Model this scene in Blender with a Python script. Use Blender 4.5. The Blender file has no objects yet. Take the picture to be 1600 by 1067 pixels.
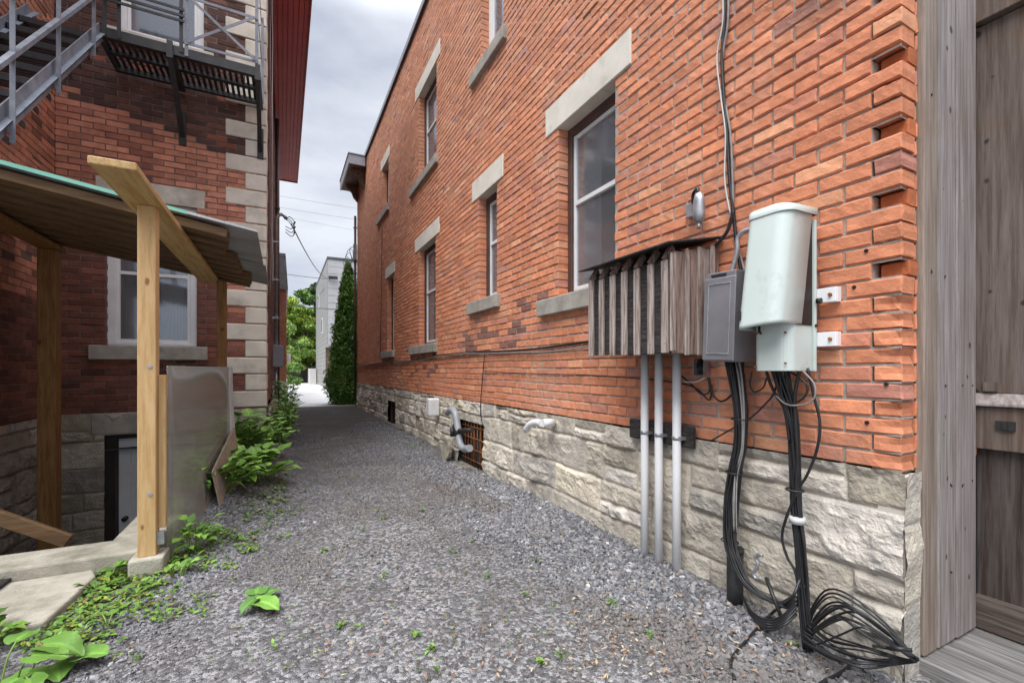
import bpy, bmesh, math, random
import numpy as np
from mathutils import Vector, Matrix

random.seed(7); RNG = np.random.default_rng(7)
R = math.radians
sc = bpy.context.scene
COL = sc.collection

# ------------------------------------------------------------------ camera, sky, sun, exposure
CAM_H = 1.22; F_PX = 700.0; YAW = math.atan(358 / F_PX)
cd = bpy.data.cameras.new('camera'); cam = bpy.data.objects.new('camera', cd); COL.objects.link(cam)
cam.location = (0, 0, CAM_H); cam.rotation_euler = (R(90), 0, -YAW)
cd.sensor_width = 36; cd.lens = 36 * F_PX / 1600; cd.shift_y = 44.5 / 1600
cd.clip_start = 0.05; cd.clip_end = 2000
sc.camera = cam

SUN_EL, SUN_AZ = R(58), R(232)          # azimuth clockwise from +Y: the sun stands behind and to the left
sdir = Vector((math.sin(SUN_AZ) * math.cos(SUN_EL), math.cos(SUN_AZ) * math.cos(SUN_EL), math.sin(SUN_EL)))
sl = bpy.data.lights.new('sun', 'SUN'); sl.energy = 1.9; sl.angle = R(40); sl.color = (1, .96, .9)
so = bpy.data.objects.new('sun', sl); COL.objects.link(so)
so.rotation_euler = sdir.to_track_quat('Z', 'Y').to_euler(); so.location = (-6, -6, 14)

w = bpy.data.worlds.new('World'); sc.world = w; w.use_nodes = True
nt = w.node_tree; nt.nodes.clear()
def N_(t, **k):
    n = nt.nodes.new(t)
    for a, b in k.items(): setattr(n, a, b)
    return n
def L_(a, b): nt.links.new(a, b)
wo = N_('ShaderNodeOutputWorld'); bg = N_('ShaderNodeBackground'); L_(bg.outputs[0], wo.inputs[0])
sky = N_('ShaderNodeTexSky', sky_type='NISHITA'); sky.sun_disc = False
sky.sun_elevation = SUN_EL; sky.sun_rotation = SUN_AZ
skm = N_('ShaderNodeVectorMath', operation='SCALE'); L_(sky.outputs[0], skm.inputs[0]); skm.inputs['Scale'].default_value = .10
tc = N_('ShaderNodeTexCoord'); mp = N_('ShaderNodeMapping'); L_(tc.outputs['Generated'], mp.inputs[0]); mp.inputs['Scale'].default_value = (1.3, 1.3, 3.2)
n1 = N_('ShaderNodeTexNoise'); L_(mp.outputs[0], n1.inputs['Vector']); n1.inputs['Scale'].default_value = 1.9; n1.inputs['Detail'].default_value = 7; n1.inputs['Roughness'].default_value = .52
cr = N_('ShaderNodeValToRGB'); L_(n1.outputs[0], cr.inputs[0])
cr.color_ramp.elements[0].position = .40; cr.color_ramp.elements[0].color = (.38, .41, .485, 1)
cr.color_ramp.elements[1].position = .62; cr.color_ramp.elements[1].color = (.60, .62, .665, 1)
sep = N_('ShaderNodeSeparateXYZ'); L_(tc.outputs['Generated'], sep.inputs[0])
mr = N_('ShaderNodeMapRange'); L_(sep.outputs['Z'], mr.inputs[0])       # an overcast sky is brightest overhead
mr.inputs['From Min'].default_value = .60; mr.inputs['From Max'].default_value = 1; mr.inputs['To Min'].default_value = .95; mr.inputs['To Max'].default_value = 6.5
mr.clamp = True
cs = N_('ShaderNodeVectorMath', operation='SCALE'); L_(cr.outputs[0], cs.inputs[0]); L_(mr.outputs[0], cs.inputs['Scale'])
mx = N_('ShaderNodeMix', data_type='RGBA'); mx.inputs[0].default_value = .9
L_(skm.outputs[0], mx.inputs[6]); L_(cs.outputs[0], mx.inputs[7]); L_(mx.outputs[2], bg.inputs[0]); bg.inputs[1].default_value = 1.0

vs = sc.view_settings; vs.view_transform = 'Standard'; vs.look = 'None'; vs.gamma = 1; vs.exposure = 0.7
try: vs.use_curve_mapping = False
except Exception: pass
try:
    sc.cycles.use_denoising = True; sc.cycles.max_bounces = 8; sc.cycles.transparent_max_bounces = 12
except Exception: pass

# ------------------------------------------------------------------ survey: a measured direction meets a known plane
S_, C_ = math.sin(YAW), math.cos(YAW)
def on_x(px, py, X0):
    u = (px - 800) / F_PX; d = X0 / (S_ + C_ * u); return (X0, d * (C_ - S_ * u), CAM_H + (578 - py) / F_PX * d)
def on_y(px, py, Y0):
    u = (px - 800) / F_PX; d = Y0 / (C_ - S_ * u); return (d * (S_ + C_ * u), Y0, CAM_H + (578 - py) / F_PX * d)
def on_z(px, py, z0=0.0):
    u = (px - 800) / F_PX; d = (z0 - CAM_H) * F_PX / (578 - py); return (d * (S_ + C_ * u), d * (C_ - S_ * u), z0)

# ------------------------------------------------------------------ numpy noise
def _hash(ix, iy, seed):
    n = (ix.astype(np.int64) * 374761393 + iy.astype(np.int64) * 668265263 + seed * 1442695041) & 0x7fffffff
    n = ((n ^ (n >> 13)) * 1274126177) & 0x7fffffff
    n = (n ^ (n >> 16)) & 0x7fffffff
    return n / float(0x7fffffff)
def vnoise(x, y, seed=0):
    x = np.asarray(x, float); y = np.asarray(y, float)
    ix = np.floor(x); iy = np.floor(y); fx = x - ix; fy = y - iy
    fx = fx * fx * (3 - 2 * fx); fy = fy * fy * (3 - 2 * fy)
    a = _hash(ix, iy, seed); b = _hash(ix + 1, iy, seed); c = _hash(ix, iy + 1, seed); d = _hash(ix + 1, iy + 1, seed)
    return (a * (1 - fx) + b * fx) * (1 - fy) + (c * (1 - fx) + d * fx) * fy
def fbm(x, y, seed=0, o=4):
    s = 0; a = .5; t = 0
    for i in range(o):
        s = s + a * vnoise(x * 2 ** i, y * 2 ** i, seed + i * 17); t += a; a *= .5
    return s / t
def sstep(a, b, x):
    t = np.clip((np.asarray(x, float) - a) / (b - a), 0, 1); return t * t * (3 - 2 * t)

# ------------------------------------------------------------------ materials
MATS = {}
def M(name, c1, c2=None, scale=5, detail=5, rough=.8, bump=0, bscale=40, metal=0, stretch=(1, 1, 1), attr=False, spec=.4,
      dirt=None, bloom=None, knots=None, grain=None, bdist=.01, pos=(.3, .7)):
    """noise between two colours, an optional wear layer, knots, wood grain and bump"""
    m = bpy.data.materials.new(name); m.use_nodes = True; t = m.node_tree; nd = t.nodes; lk = t.links.new
    b = nd['Principled BSDF']; b.inputs['Roughness'].default_value = rough; b.inputs['Metallic'].default_value = metal
    b.inputs['Specular IOR Level'].default_value = spec
    tx = nd.new('ShaderNodeTexCoord'); mp = nd.new('ShaderNodeMapping'); oi = nd.new('ShaderNodeObjectInfo'); rs = nd.new('ShaderNodeMath'); rs.operation = 'MULTIPLY'; lk(oi.outputs['Random'], rs.inputs[0]); rs.inputs[1].default_value = 23.7
    va = nd.new('ShaderNodeVectorMath'); lk(tx.outputs['Object'], va.inputs[0]); lk(rs.outputs[0], va.inputs[1])     # every board gets its own figure
    lk(va.outputs[0], mp.inputs[0]); mp.inputs['Scale'].default_value = stretch
    V = mp.outputs[0]
    def noise(sc_, det=5, vec=V, ro=.55):
        n = nd.new('ShaderNodeTexNoise'); lk(vec, n.inputs['Vector']); n.inputs['Scale'].default_value = sc_; n.inputs['Detail'].default_value = det
        n.inputs['Roughness'].default_value = ro; return n.outputs[0]
    def ramp(v, p0, p1, a, c):
        r = nd.new('ShaderNodeValToRGB'); lk(v, r.inputs[0]); e = r.color_ramp.elements
        e[0].position = p0; e[1].position = p1; e[0].color = (*a, 1); e[1].color = (*c, 1); return r.outputs[0]
    def mix(fac, a, c, mode='MIX'):
        x = nd.new('ShaderNodeMix'); x.data_type = 'RGBA'; x.blend_type = mode
        for s, v in ((0, fac), (6, a), (7, c)):
            if isinstance(v, (int, float)): x.inputs[s].default_value = v
            elif isinstance(v, tuple): x.inputs[s].default_value = (*v, 1)
            else: lk(v, x.inputs[s])
        return x.outputs[2]
    c2 = c2 or c1
    col = ramp(noise(scale, detail), pos[0], pos[1], c1, c2)
    hts = []
    if attr:
        at = nd.new('ShaderNodeAttribute'); at.attribute_name = 'col'
        col = mix(1.0, at.outputs['Color'], col, 'MULTIPLY')
    if grain:
        gv = noise(grain[0], 3, V, .7); col = mix(ramp(gv, .42, .62, (0, 0, 0), (1, 1, 1)), col, mix(1.0, col, grain[1], 'MULTIPLY'))
        hts.append((gv, grain[2] if len(grain) > 2 else .3))
    if knots:
        vo = nd.new('ShaderNodeTexVoronoi'); vo.voronoi_dimensions = '2D'; sx = nd.new('ShaderNodeSeparateXYZ'); lk(va.outputs[0], sx.inputs[0]); la = stretch.index(min(stretch)); ot = [i for i in range(3) if i != la]
        ks = nd.new('ShaderNodeMath'); lk(sx.outputs[ot[0]], ks.inputs[0]); lk(sx.outputs[ot[1]], ks.inputs[1]); cx = nd.new('ShaderNodeCombineXYZ'); lk(ks.outputs[0], cx.inputs[0]); lk(sx.outputs[la], cx.inputs[1])
        mk = nd.new('ShaderNodeMapping'); kn = nd.new('ShaderNodeTexNoise'); lk(cx.outputs[0], kn.inputs['Vector']); kn.inputs['Scale'].default_value = 14; kv = nd.new('ShaderNodeVectorMath'); kv.operation = 'MULTIPLY_ADD'; lk(kn.outputs['Color'], kv.inputs[0]); kv.inputs[1].default_value = (.022, .03, 0); lk(cx.outputs[0], kv.inputs[2]); lk(kv.outputs[0], mk.inputs[0]); mk.inputs['Scale'].default_value = (knots[1][0], knots[1][1], 1)
        lk(mk.outputs[0], vo.inputs['Vector']); vo.inputs['Scale'].default_value = 1
        sk = nd.new('ShaderNodeSeparateColor'); lk(vo.outputs['Color'], sk.inputs[0]); th = nd.new('ShaderNodeMath'); th.operation = 'MULTIPLY_ADD'; lk(sk.outputs[0], th.inputs[0]); th.inputs[1].default_value = -1.6 * knots[2]; lk(vo.outputs['Distance'], th.inputs[2])
        th2 = nd.new('ShaderNodeMath'); th2.operation = 'ADD'; lk(th.outputs[0], th2.inputs[0]); th2.inputs[1].default_value = 1.0 * knots[2]
        col = mix(ramp(th2.outputs[0], knots[2] * .05, knots[2] * .55, (1, 1, 1), (0, 0, 0)), col, knots[0])
    if bloom:
        bn = noise(bloom[1], 8, tx.outputs['Object'], .7); k_ = bloom[4]; col = mix(ramp(bn, bloom[2], bloom[3], (0, 0, 0), (k_, k_, k_)), col, bloom[0])
    if dirt:
        dn = noise(dirt[1], 6, tx.outputs['Object'], .65)
        col = mix(ramp(dn, dirt[2], dirt[3], (0, 0, 0), (1, 1, 1)), col, dirt[0])
    lk(col, b.inputs['Base Color'])
    if bump:
        bp = nd.new('ShaderNodeBump'); bp.inputs['Strength'].default_value = bump; bp.inputs['Distance'].default_value = bdist
        hn = noise(bscale, 6)
        if hts:
            mm = nd.new('ShaderNodeMath'); mm.operation = 'MULTIPLY_ADD'; lk(hts[0][0], mm.inputs[0]); mm.inputs[1].default_value = hts[0][1] * 3; lk(hn, mm.inputs[2]); hn = mm.outputs[0]
        lk(hn, bp.inputs['Height']); lk(bp.outputs[0], b.inputs['Normal'])
    MATS[name] = m; return m

M('red_brick', (.80, .78, .78), (1.12, 1.1, 1.08), 16, 7, .9, .55, 70, attr=True, dirt=((.22, .13, .10), 1.1, .60, .84), bloom=((.66, .46, .37), .75, .50, .78, .42), bdist=.006)
M('brown_brick', (.75, .75, .75), (1.15, 1.1, 1.1), 12, 7, .9, .55, 60, attr=True, bdist=.006)
M('pale_mortar', (.29, .235, .195), (.44, .385, .335), 20, 5, .95, .7, 120, bdist=.005)
M('dark_mortar', (.085, .058, .05), (.22, .165, .14), 14, 5, .95, .7, 120, bdist=.005)
M('rock_stone', (.68, .68, .68), (1.12, 1.1, 1.06), 9, 9, .92, .9, 55, attr=True, dirt=((.14, .135, .105), 2.3, .60, .80), bdist=.012)
M('pale_limestone', (.60, .565, .49), (.74, .70, .62), 5, 8, .9, .35, 90, dirt=((.30, .27, .21), 2.6, .58, .85), bdist=.005)
M('quoin_stone', (.50, .46, .39), (.66, .62, .54), 5, 8, .9, .4, 90, dirt=((.20, .19, .15), 2.6, .52, .85), bdist=.005)
M('grey_stone_sill', (.26, .24, .21), (.42, .39, .34), 7, 8, .9, .5, 70, dirt=((.12, .12, .11), 3, .55, .8), bdist=.006)
M('concrete', (.25, .23, .18), (.43, .40, .33), 7, 10, .92, .9, 90, dirt=((.13, .125, .085), 3.0, .50, .74), bdist=.006)
M('pale_concrete', (.50, .49, .47), (.60, .59, .57), .6, 9, .9, .3, 40)
M('new_wood_z', (.52, .34, .15), (.66, .46, .235), 3, 5, .65, .25, 60, stretch=(9, 9, .7), grain=(6, (.80, .70, .58), .25), knots=((.26, .12, .045), (3.6, 2.0), .055), bdist=.003)
M('new_wood_y', (.45, .30, .125), (.60, .42, .20), 3, 5, .65, .25, 60, stretch=(9, .7, 9), grain=(6, (.74, .62, .48), .25), knots=((.20, .085, .03), (3.1, 1.6), .05), bdist=.003)
M('stained_wood_z', (.22, .115, .035), (.32, .18, .065), 3, 5, .7, .25, 60, stretch=(9, 9, .7), grain=(6, (.62, .5, .4), .25), knots=((.10, .04, .015), (3.4, 2.2), .06), bdist=.003)
M('stained_wood_x', (.11, .065, .030), (.21, .13, .062), 3, 5, .7, .25, 60, stretch=(.7, 9, 9), grain=(6, (.6, .48, .4), .25), bdist=.003)
M('weathered_board', (.215, .185, .172), (.40, .365, .355), 3, 6, .85, .5, 60, stretch=(14, 14, .6), grain=(5, (.74, .70, .67), .4), knots=((.075, .055, .045), (5.5, 4.2), .075), dirt=((.22, .16, .11), 1.6, .55, .75), bdist=.004)
M('tan_board', (.235, .185, .148), (.37, .31, .265), 3, 6, .85, .5, 60, stretch=(14, 14, .6), grain=(5, (.74, .70, .67), .4), knots=((.075, .055, .045), (5.5, 3.2), .06), dirt=((.22, .16, .11), 1.6, .52, .75), bdist=.004)
M('gate_plank', (.115, .086, .070), (.215, .175, .155), 3, 6, .85, .5, 60, stretch=(12, 12, .55), grain=(5, (.66, .60, .56), .4), knots=((.035, .026, .022), (7.0, 5.2), .10), dirt=((.17, .105, .06), 1.3, .5, .72), bdist=.004)
M('dark_plank', (.055, .043, .038), (.115, .096, .086), 3, 6, .85, .5, 60, stretch=(12, 12, .55), grain=(5, (.50, .43, .38), .5), bdist=.004)
M('gate_rail', (.085, .066, .056), (.16, .135, .12), 3, 6, .85, .5, 60, stretch=(12, .6, 12), grain=(5, (.5, .43, .38), .5), bdist=.004)
M('old_batten', (.36, .30, .27), (.56, .49, .45), 3, 6, .9, .5, 60, stretch=(20, 20, .9), grain=(5, (.45, .36, .32), .6), dirt=((.20, .11, .08), 3.2, .56, .72), bdist=.004)
M('black_plywood', (.022, .019, .018), (.085, .075, .07), 3, 6, .75, .9, 40, stretch=(3, 3, 22), grain=(5, (.4, .38, .38), .6), bdist=.004)
M('grey_sleeper', (.16, .15, .145), (.29, .28, .275), 3, 6, .9, .6, 60, stretch=(14, .6, 14), grain=(5, (.5, .5, .48), .5), dirt=((.10, .12, .05), 2.2, .62, .8), bdist=.004)
M('white_paint', (.66, .66, .66), (.76, .76, .76), 6, 5, .5, .1, 90)
M('grey_door_paint', (.80, .83, .86), (.86, .88, .90), 4, 5, .5, .08, 60)
M('brown_frame', (.055, .03, .025), (.10, .055, .045), 6, 5, .55, .15, 60)
M('dark_frame', (.018, .013, .012), (.035, .026, .022), 6, 5, .6)
M('black_cable', (.010, .010, .011), (.022, .022, .024), 20, 4, .42, spec=.5)
M('grey_cable', (.20, .19, .18), (.30, .29, .28), 20, 4, .5)
M('white_cable', (.50, .49, .46), (.62, .60, .57), 20, 4, .5)
M('black_iron', (.010, .010, .011), (.032, .031, .032), 14, 6, .55, .3, 80, spec=.5, dirt=((.055, .028, .018), 6, .66, .8), bdist=.003)
M('grey_iron', (.13, .145, .175), (.25, .27, .31), 9, 6, .5, .2, 80, dirt=((.09, .055, .045), 7, .68, .8), bdist=.003)
M('grey_steel_box', (.20, .195, .21), (.27, .265, .285), 7, 6, .42, .08, 90, metal=.25, dirt=((.15, .13, .125), 5, .6, .85))
M('pale_green_paint', (.51, .58, .545), (.575, .645, .61), 3, 6, .38, .05, 60, dirt=((.33, .33, .27), 5, .58, .86))
M('grey_plastic', (.26, .28, .30), (.33, .35, .37), 5, 5, .33)
M('brown_batten', (.26, .18, .145), (.42, .31, .26), 3, 6, .9, .5, 60, stretch=(20, 20, .9), grain=(5, (.45, .36, .32), .6), dirt=((.16, .075, .05), 3.2, .52, .72), bdist=.004)
M('pvc_grey', (.80, .81, .82), (.86, .865, .87), 5, 5, .42, .05, 60, dirt=((.33, .32, .30), 4, .64, .85))
M('galvanised', (.33, .34, .36), (.52, .53, .56), 20, 6, .38, .1, 80, metal=.6)
M('rust', (.17, .055, .02), (.36, .15, .06), 30, 7, .95, .8, 90)
M('red_metal', (.34, .046, .042), (.42, .06, .055), 3, 5, .5, .08, 40)
M('grey_roof_sheet', (.19, .195, .20), (.30, .305, .31), 3, 6, .45, .08, 60, dirt=((.14, .125, .11), 3, .58, .8))
M('teal_sheet_edge', (.16, .42, .33), (.22, .50, .40), 4, 5, .5)
M('dark_flashing', (.06, .065, .075), (.10, .105, .12), 4, 5, .45)
M('grey_fascia', (.24, .25, .28), (.30, .31, .34), 4, 5, .5)
M('brown_soffit', (.14, .095, .07), (.25, .18, .14), 2, 6, .8, stretch=(6, .5, 6), grain=(5, (.55, .5, .45), .4))
M('white_siding', (.42, .42, .425), (.48, .48, .485), 1.5, 5, .6)
M('grey_siding', (.27, .265, .255), (.33, .325, .315), 1.5, 5, .6)
M('shingle', (.18, .18, .19), (.33, .32, .32), 6, 6, .9)
M('curtain', (.62, .63, .65), (.74, .75, .77), 3, 4, .9)
M('curtain_green', (.16, .20, .18), (.40, .46, .43), 3, 4, .9)
M('interior', (.02, .02, .022), (.03, .03, .033), 3, 4, .95)
M('bark', (.07, .05, .035), (.15, .11, .08), 9, 6, .95, .6, 30)
M('leaf', (.8, .8, .8), (1.2, 1.2, 1.1), 9, 5, .5, attr=True, spec=.35)
M('gravel_stone', (.78, .78, .80), (1.18, 1.17, 1.15), 90, 4, .85, .4, 160, attr=True, bdist=.002)
M('dry_leaf', (.8, .8, .8), (1.1, 1.1, 1.1), 40, 4, .85, attr=True)
M('rubber_mat', (.012, .011, .011), (.028, .026, .025), 30, 5, .8, .5, 200)
M('particle_board', (.22, .16, .12), (.36, .28, .22), 22, 6, .85, .3, 90)
M('terracotta', (.26, .085, .04), (.38, .14, .07), 12, 6, .9, .5, 60)
M('silver_tape', (.50, .50, .50), (.62, .62, .62), 12, 5, .4)
M('black_bolt', (.02, .02, .02), (.04, .04, .04), 9, 3, .4, metal=.4)

def glass_mat(name, tint=(.85, .87, .88), refl=.12, sky_haze=.22):
    m = bpy.data.materials.new(name); m.use_nodes = True; t = m.node_tree; t.nodes.clear(); lk = t.links.new
    o = t.nodes.new('ShaderNodeOutputMaterial'); mx = t.nodes.new('ShaderNodeMixShader'); tr = t.nodes.new('ShaderNodeBsdfTransparent'); gl = t.nodes.new('ShaderNodeBsdfGlossy')
    tr.inputs[0].default_value = (*tint, 1); gl.inputs['Roughness'].default_value = .08; gl.inputs[0].default_value = (.9, .93, 1, 1)
    fr = t.nodes.new('ShaderNodeLayerWeight'); fr.inputs[0].default_value = .35
    ad = t.nodes.new('ShaderNodeMath'); ad.operation = 'MULTIPLY_ADD'; lk(fr.outputs['Fresnel'], ad.inputs[0]); ad.inputs[1].default_value = .55; ad.inputs[2].default_value = refl; ad.use_clamp = True
    df = t.nodes.new('ShaderNodeBsdfDiffuse'); df.inputs[0].default_value = (.36, .37, .39, 1); m2 = t.nodes.new('ShaderNodeMixShader'); m2.inputs[0].default_value = sky_haze  # grey diffuse share imitates soft sky reflection on the panes
    lk(tr.outputs[0], m2.inputs[1]); lk(df.outputs[0], m2.inputs[2])
    lk(ad.outputs[0], mx.inputs[0]); lk(m2.outputs[0], mx.inputs[1]); lk(gl.outputs[0], mx.inputs[2]); lk(mx.outputs[0], o.inputs[0]); MATS[name] = m
glass_mat('glass')
def film_mat():
    m = bpy.data.materials.new('cloudy_plastic'); m.use_nodes = True; t = m.node_tree; t.nodes.clear(); lk = t.links.new; N = t.nodes.new
    o = N('ShaderNodeOutputMaterial'); tr = N('ShaderNodeBsdfTransparent'); tr.inputs[0].default_value = (.86, .86, .84, 1)
    rf = N('ShaderNodeBsdfRefraction'); rf.inputs['IOR'].default_value = 1.04; rf.inputs['Roughness'].default_value = .16; rf.inputs[0].default_value = (.9, .9, .88, 1)
    df = N('ShaderNodeBsdfDiffuse'); df.inputs[0].default_value = (.74, .70, .64, 1); gl = N('ShaderNodeBsdfGlossy'); gl.inputs['Roughness'].default_value = .10
    a = N('ShaderNodeMixShader'); a.inputs[0].default_value = .35; lk(tr.outputs[0], a.inputs[1]); lk(rf.outputs[0], a.inputs[2])
    b = N('ShaderNodeMixShader'); b.inputs[0].default_value = .19; lk(a.outputs[0], b.inputs[1]); lk(df.outputs[0], b.inputs[2])
    fr = N('ShaderNodeLayerWeight'); fr.inputs[0].default_value = .25; ad = N('ShaderNodeMath'); ad.operation = 'MULTIPLY_ADD'; lk(fr.outputs['Fresnel'], ad.inputs[0]); ad.inputs[1].default_value = .40; ad.inputs[2].default_value = .07; ad.use_clamp = True
    c = N('ShaderNodeMixShader'); lk(ad.outputs[0], c.inputs[0]); lk(b.outputs[0], c.inputs[1]); lk(gl.outputs[0], c.inputs[2]); lk(c.outputs[0], o.inputs[0]); MATS['cloudy_plastic'] = m
film_mat()
def ground_mat():
    m = bpy.data.materials.new('gravel_ground'); m.use_nodes = True; t = m.node_tree; nd = t.nodes; lk = t.links.new; b = nd['Principled BSDF']
    b.inputs['Roughness'].default_value = .92; b.inputs['Specular IOR Level'].default_value = .25
    tx = nd.new('ShaderNodeTexCoord')
    vo = nd.new('ShaderNodeTexVoronoi'); lk(tx.outputs['Object'], vo.inputs['Vector']); vo.inputs['Scale'].default_value = 62
    v2 = nd.new('ShaderNodeTexVoronoi'); lk(tx.outputs['Object'], v2.inputs['Vector']); v2.inputs['Scale'].default_value = 140
    sp = nd.new('ShaderNodeSeparateColor'); lk(vo.outputs['Color'], sp.inputs[0])
    r = nd.new('ShaderNodeValToRGB'); lk(sp.outputs[0], r.inputs[0]); e = r.color_ramp.elements
    e[0].color = (.10, .097, .098, 1); e[1].color = (.40, .39, .39, 1); e[0].position = .1; e[1].position = .95
    x = e.new(.55); x.color = (.20, .195, .197, 1)
    n = nd.new('ShaderNodeTexNoise'); lk(tx.outputs['Object'], n.inputs['Vector']); n.inputs['Scale'].default_value = 1.1; n.inputs['Detail'].default_value = 8; n.inputs['Roughness'].default_value = .65
    nr = nd.new('ShaderNodeValToRGB'); lk(n.outputs[0], nr.inputs[0]); nr.color_ramp.elements[0].position = .40; nr.color_ramp.elements[1].position = .66
    # trodden dirt: thicker towards the far, paved end of the lane
    se = nd.new('ShaderNodeSeparateXYZ'); lk(tx.outputs['Object'], se.inputs[0])
    my = nd.new('ShaderNodeMapRange'); lk(se.outputs['Y'], my.inputs[0]); my.inputs['From Min'].default_value = 4.5; my.inputs['From Max'].default_value = 10; my.inputs['To Min'].default_value = 0; my.inputs['To Max'].default_value = .85
    ad = nd.new('ShaderNodeMath'); ad.operation = 'MULTIPLY_ADD'; lk(nr.outputs[0], ad.inputs[0]); ad.inputs[1].default_value = .55; lk(my.outputs[0], ad.inputs[2]); ad.use_clamp = True
    d = nd.new('ShaderNodeMix'); d.data_type = 'RGBA'; lk(ad.outputs[0], d.inputs[0]); lk(r.outputs[0], d.inputs[6]); d.inputs[7].default_value = (.085, .076, .070, 1)
    lk(d.outputs[2], b.inputs['Base Color'])
    hm = nd.new('ShaderNodeMath'); hm.operation = 'ADD'; lk(vo.outputs['Distance'], hm.inputs[0]); lk(v2.outputs['Distance'], hm.inputs[1])
    bp = nd.new('ShaderNodeBump'); bp.invert = True; bp.inputs['Strength'].default_value = .8; bp.inputs['Distance'].default_value = .012; lk(hm.outputs[0], bp.inputs['Height']); lk(bp.outputs[0], b.inputs['Normal'])
    MATS['gravel_ground'] = m
ground_mat()

# ------------------------------------------------------------------ geometry collector
class Fr:
    """a wall frame: a runs along the wall, z up, n out of the wall"""
    def __init__(s, O, A, N): s.O = Vector(O); s.A = Vector(A); s.N = Vector(N)
    def p(s, a, z, n): return tuple(s.O + s.A * a + s.N * n + Vector((0, 0, z)))
class G:
    def __init__(s): s.v = []; s.f = []; s.m = []; s.c = []; s.s = []; s.k = (1, 1, 1); s.mi = 0; s.sm = False
    def face(s, idx): s.f.append(idx); s.m.append(s.mi); s.c.append(s.k); s.s.append(s.sm)
    def add(s, vs_, fs_):
        o = len(s.v); s.v.extend(vs_)
        for f in fs_: s.face([i + o for i in f])
        return s
    BOX = [(0, 3, 2, 1), (4, 5, 6, 7), (0, 1, 5, 4), (1, 2, 6, 5), (2, 3, 7, 6), (3, 0, 4, 7)]
    def box(s, x0, x1, y0, y1, z0, z1):
        return s.add([(x0, y0, z0), (x1, y0, z0), (x1, y1, z0), (x0, y1, z0), (x0, y0, z1), (x1, y0, z1), (x1, y1, z1), (x0, y1, z1)], G.BOX)
    def lbox(s, fr, a0, a1, z0, z1, n0, n1):
        P = fr.p
        return s.add([P(a0, z0, n0), P(a1, z0, n0), P(a1, z0, n1), P(a0, z0, n1), P(a0, z1, n0), P(a1, z1, n0), P(a1, z1, n1), P(a0, z1, n1)], G.BOX)
    def bar(s, p, q, wx, wy, up=(0, 0, 1)):
        """a square bar from p to q, wx across and wy along 'up'"""
        p = Vector(p); q = Vector(q); d = (q - p).normalized(); u = Vector(up); r = d.cross(u)
        if r.length < 1e-4: r = d.cross(Vector((0, 1, 0)))
        r.normalize(); u = r.cross(d).normalized(); r *= wx / 2; u *= wy / 2
        vs_ = [tuple(b + i * r + j * u) for b in (p, q) for i, j in ((-1, -1), (1, -1), (1, 1), (-1, 1))]
        return s.add(vs_, G.BOX)
    def tube(s, pts, r, n=8, cap=True, rs=None):
        pts = [Vector(p) for p in pts]; o = len(s.v); k = len(pts); sm = s.sm; s.sm = True
        t0 = (pts[1] - pts[0]).normalized(); u = t0.cross(Vector((0, 0, 1)))
        if u.length < .05: u = t0.cross(Vector((0, 1, 0)))
        u.normalize()
        for i, p in enumerate(pts):
            t = (pts[min(i + 1, k - 1)] - pts[max(i - 1, 0)])
            if t.length < 1e-9: t = t0
            t.normalize(); u = (u - t * u.dot(t))
            if u.length < 1e-6: u = t.orthogonal()
            u.normalize(); v = t.cross(u); rr = rs[i] if rs else r
            for j in range(n):
                a = 2 * math.pi * j / n; s.v.append(tuple(p + (u * math.cos(a) + v * math.sin(a)) * rr))
        for i in range(k - 1):
            for j in range(n):
                a = o + i * n + j; b = o + i * n + (j + 1) % n; s.face([a, b, b + n, a + n])
        s.sm = False
        if cap: s.face([o + j for j in range(n)][::-1]); s.face([o + (k - 1) * n + j for j in range(n)])
        s.sm = sm; return s
    def prism(s, poly, vec):
        n = len(poly); v = Vector(vec); a = [tuple(p) for p in poly]; b = [tuple(Vector(p) + v) for p in poly]
        return s.add(a + b, [list(range(n))[::-1], [n + i for i in range(n)]] + [[i, (i + 1) % n, n + (i + 1) % n, n + i] for i in range(n)])
def spline(pts, n=8):
    """Catmull-Rom through the points"""
    P = [Vector(p) for p in pts]; P = [P[0] * 2 - P[1]] + P + [P[-1] * 2 - P[-2]]; out = []
    for i in range(1, len(P) - 2):
        a, b, c, d = P[i - 1:i + 3]
        for k in range(n):
            t = k / n; out.append(.5 * ((2 * b) + (c - a) * t + (2 * a - 5 * b + 4 * c - d) * t * t + (3 * b - a - 3 * c + d) * t ** 3))
    out.append(P[-2]); return out

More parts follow.
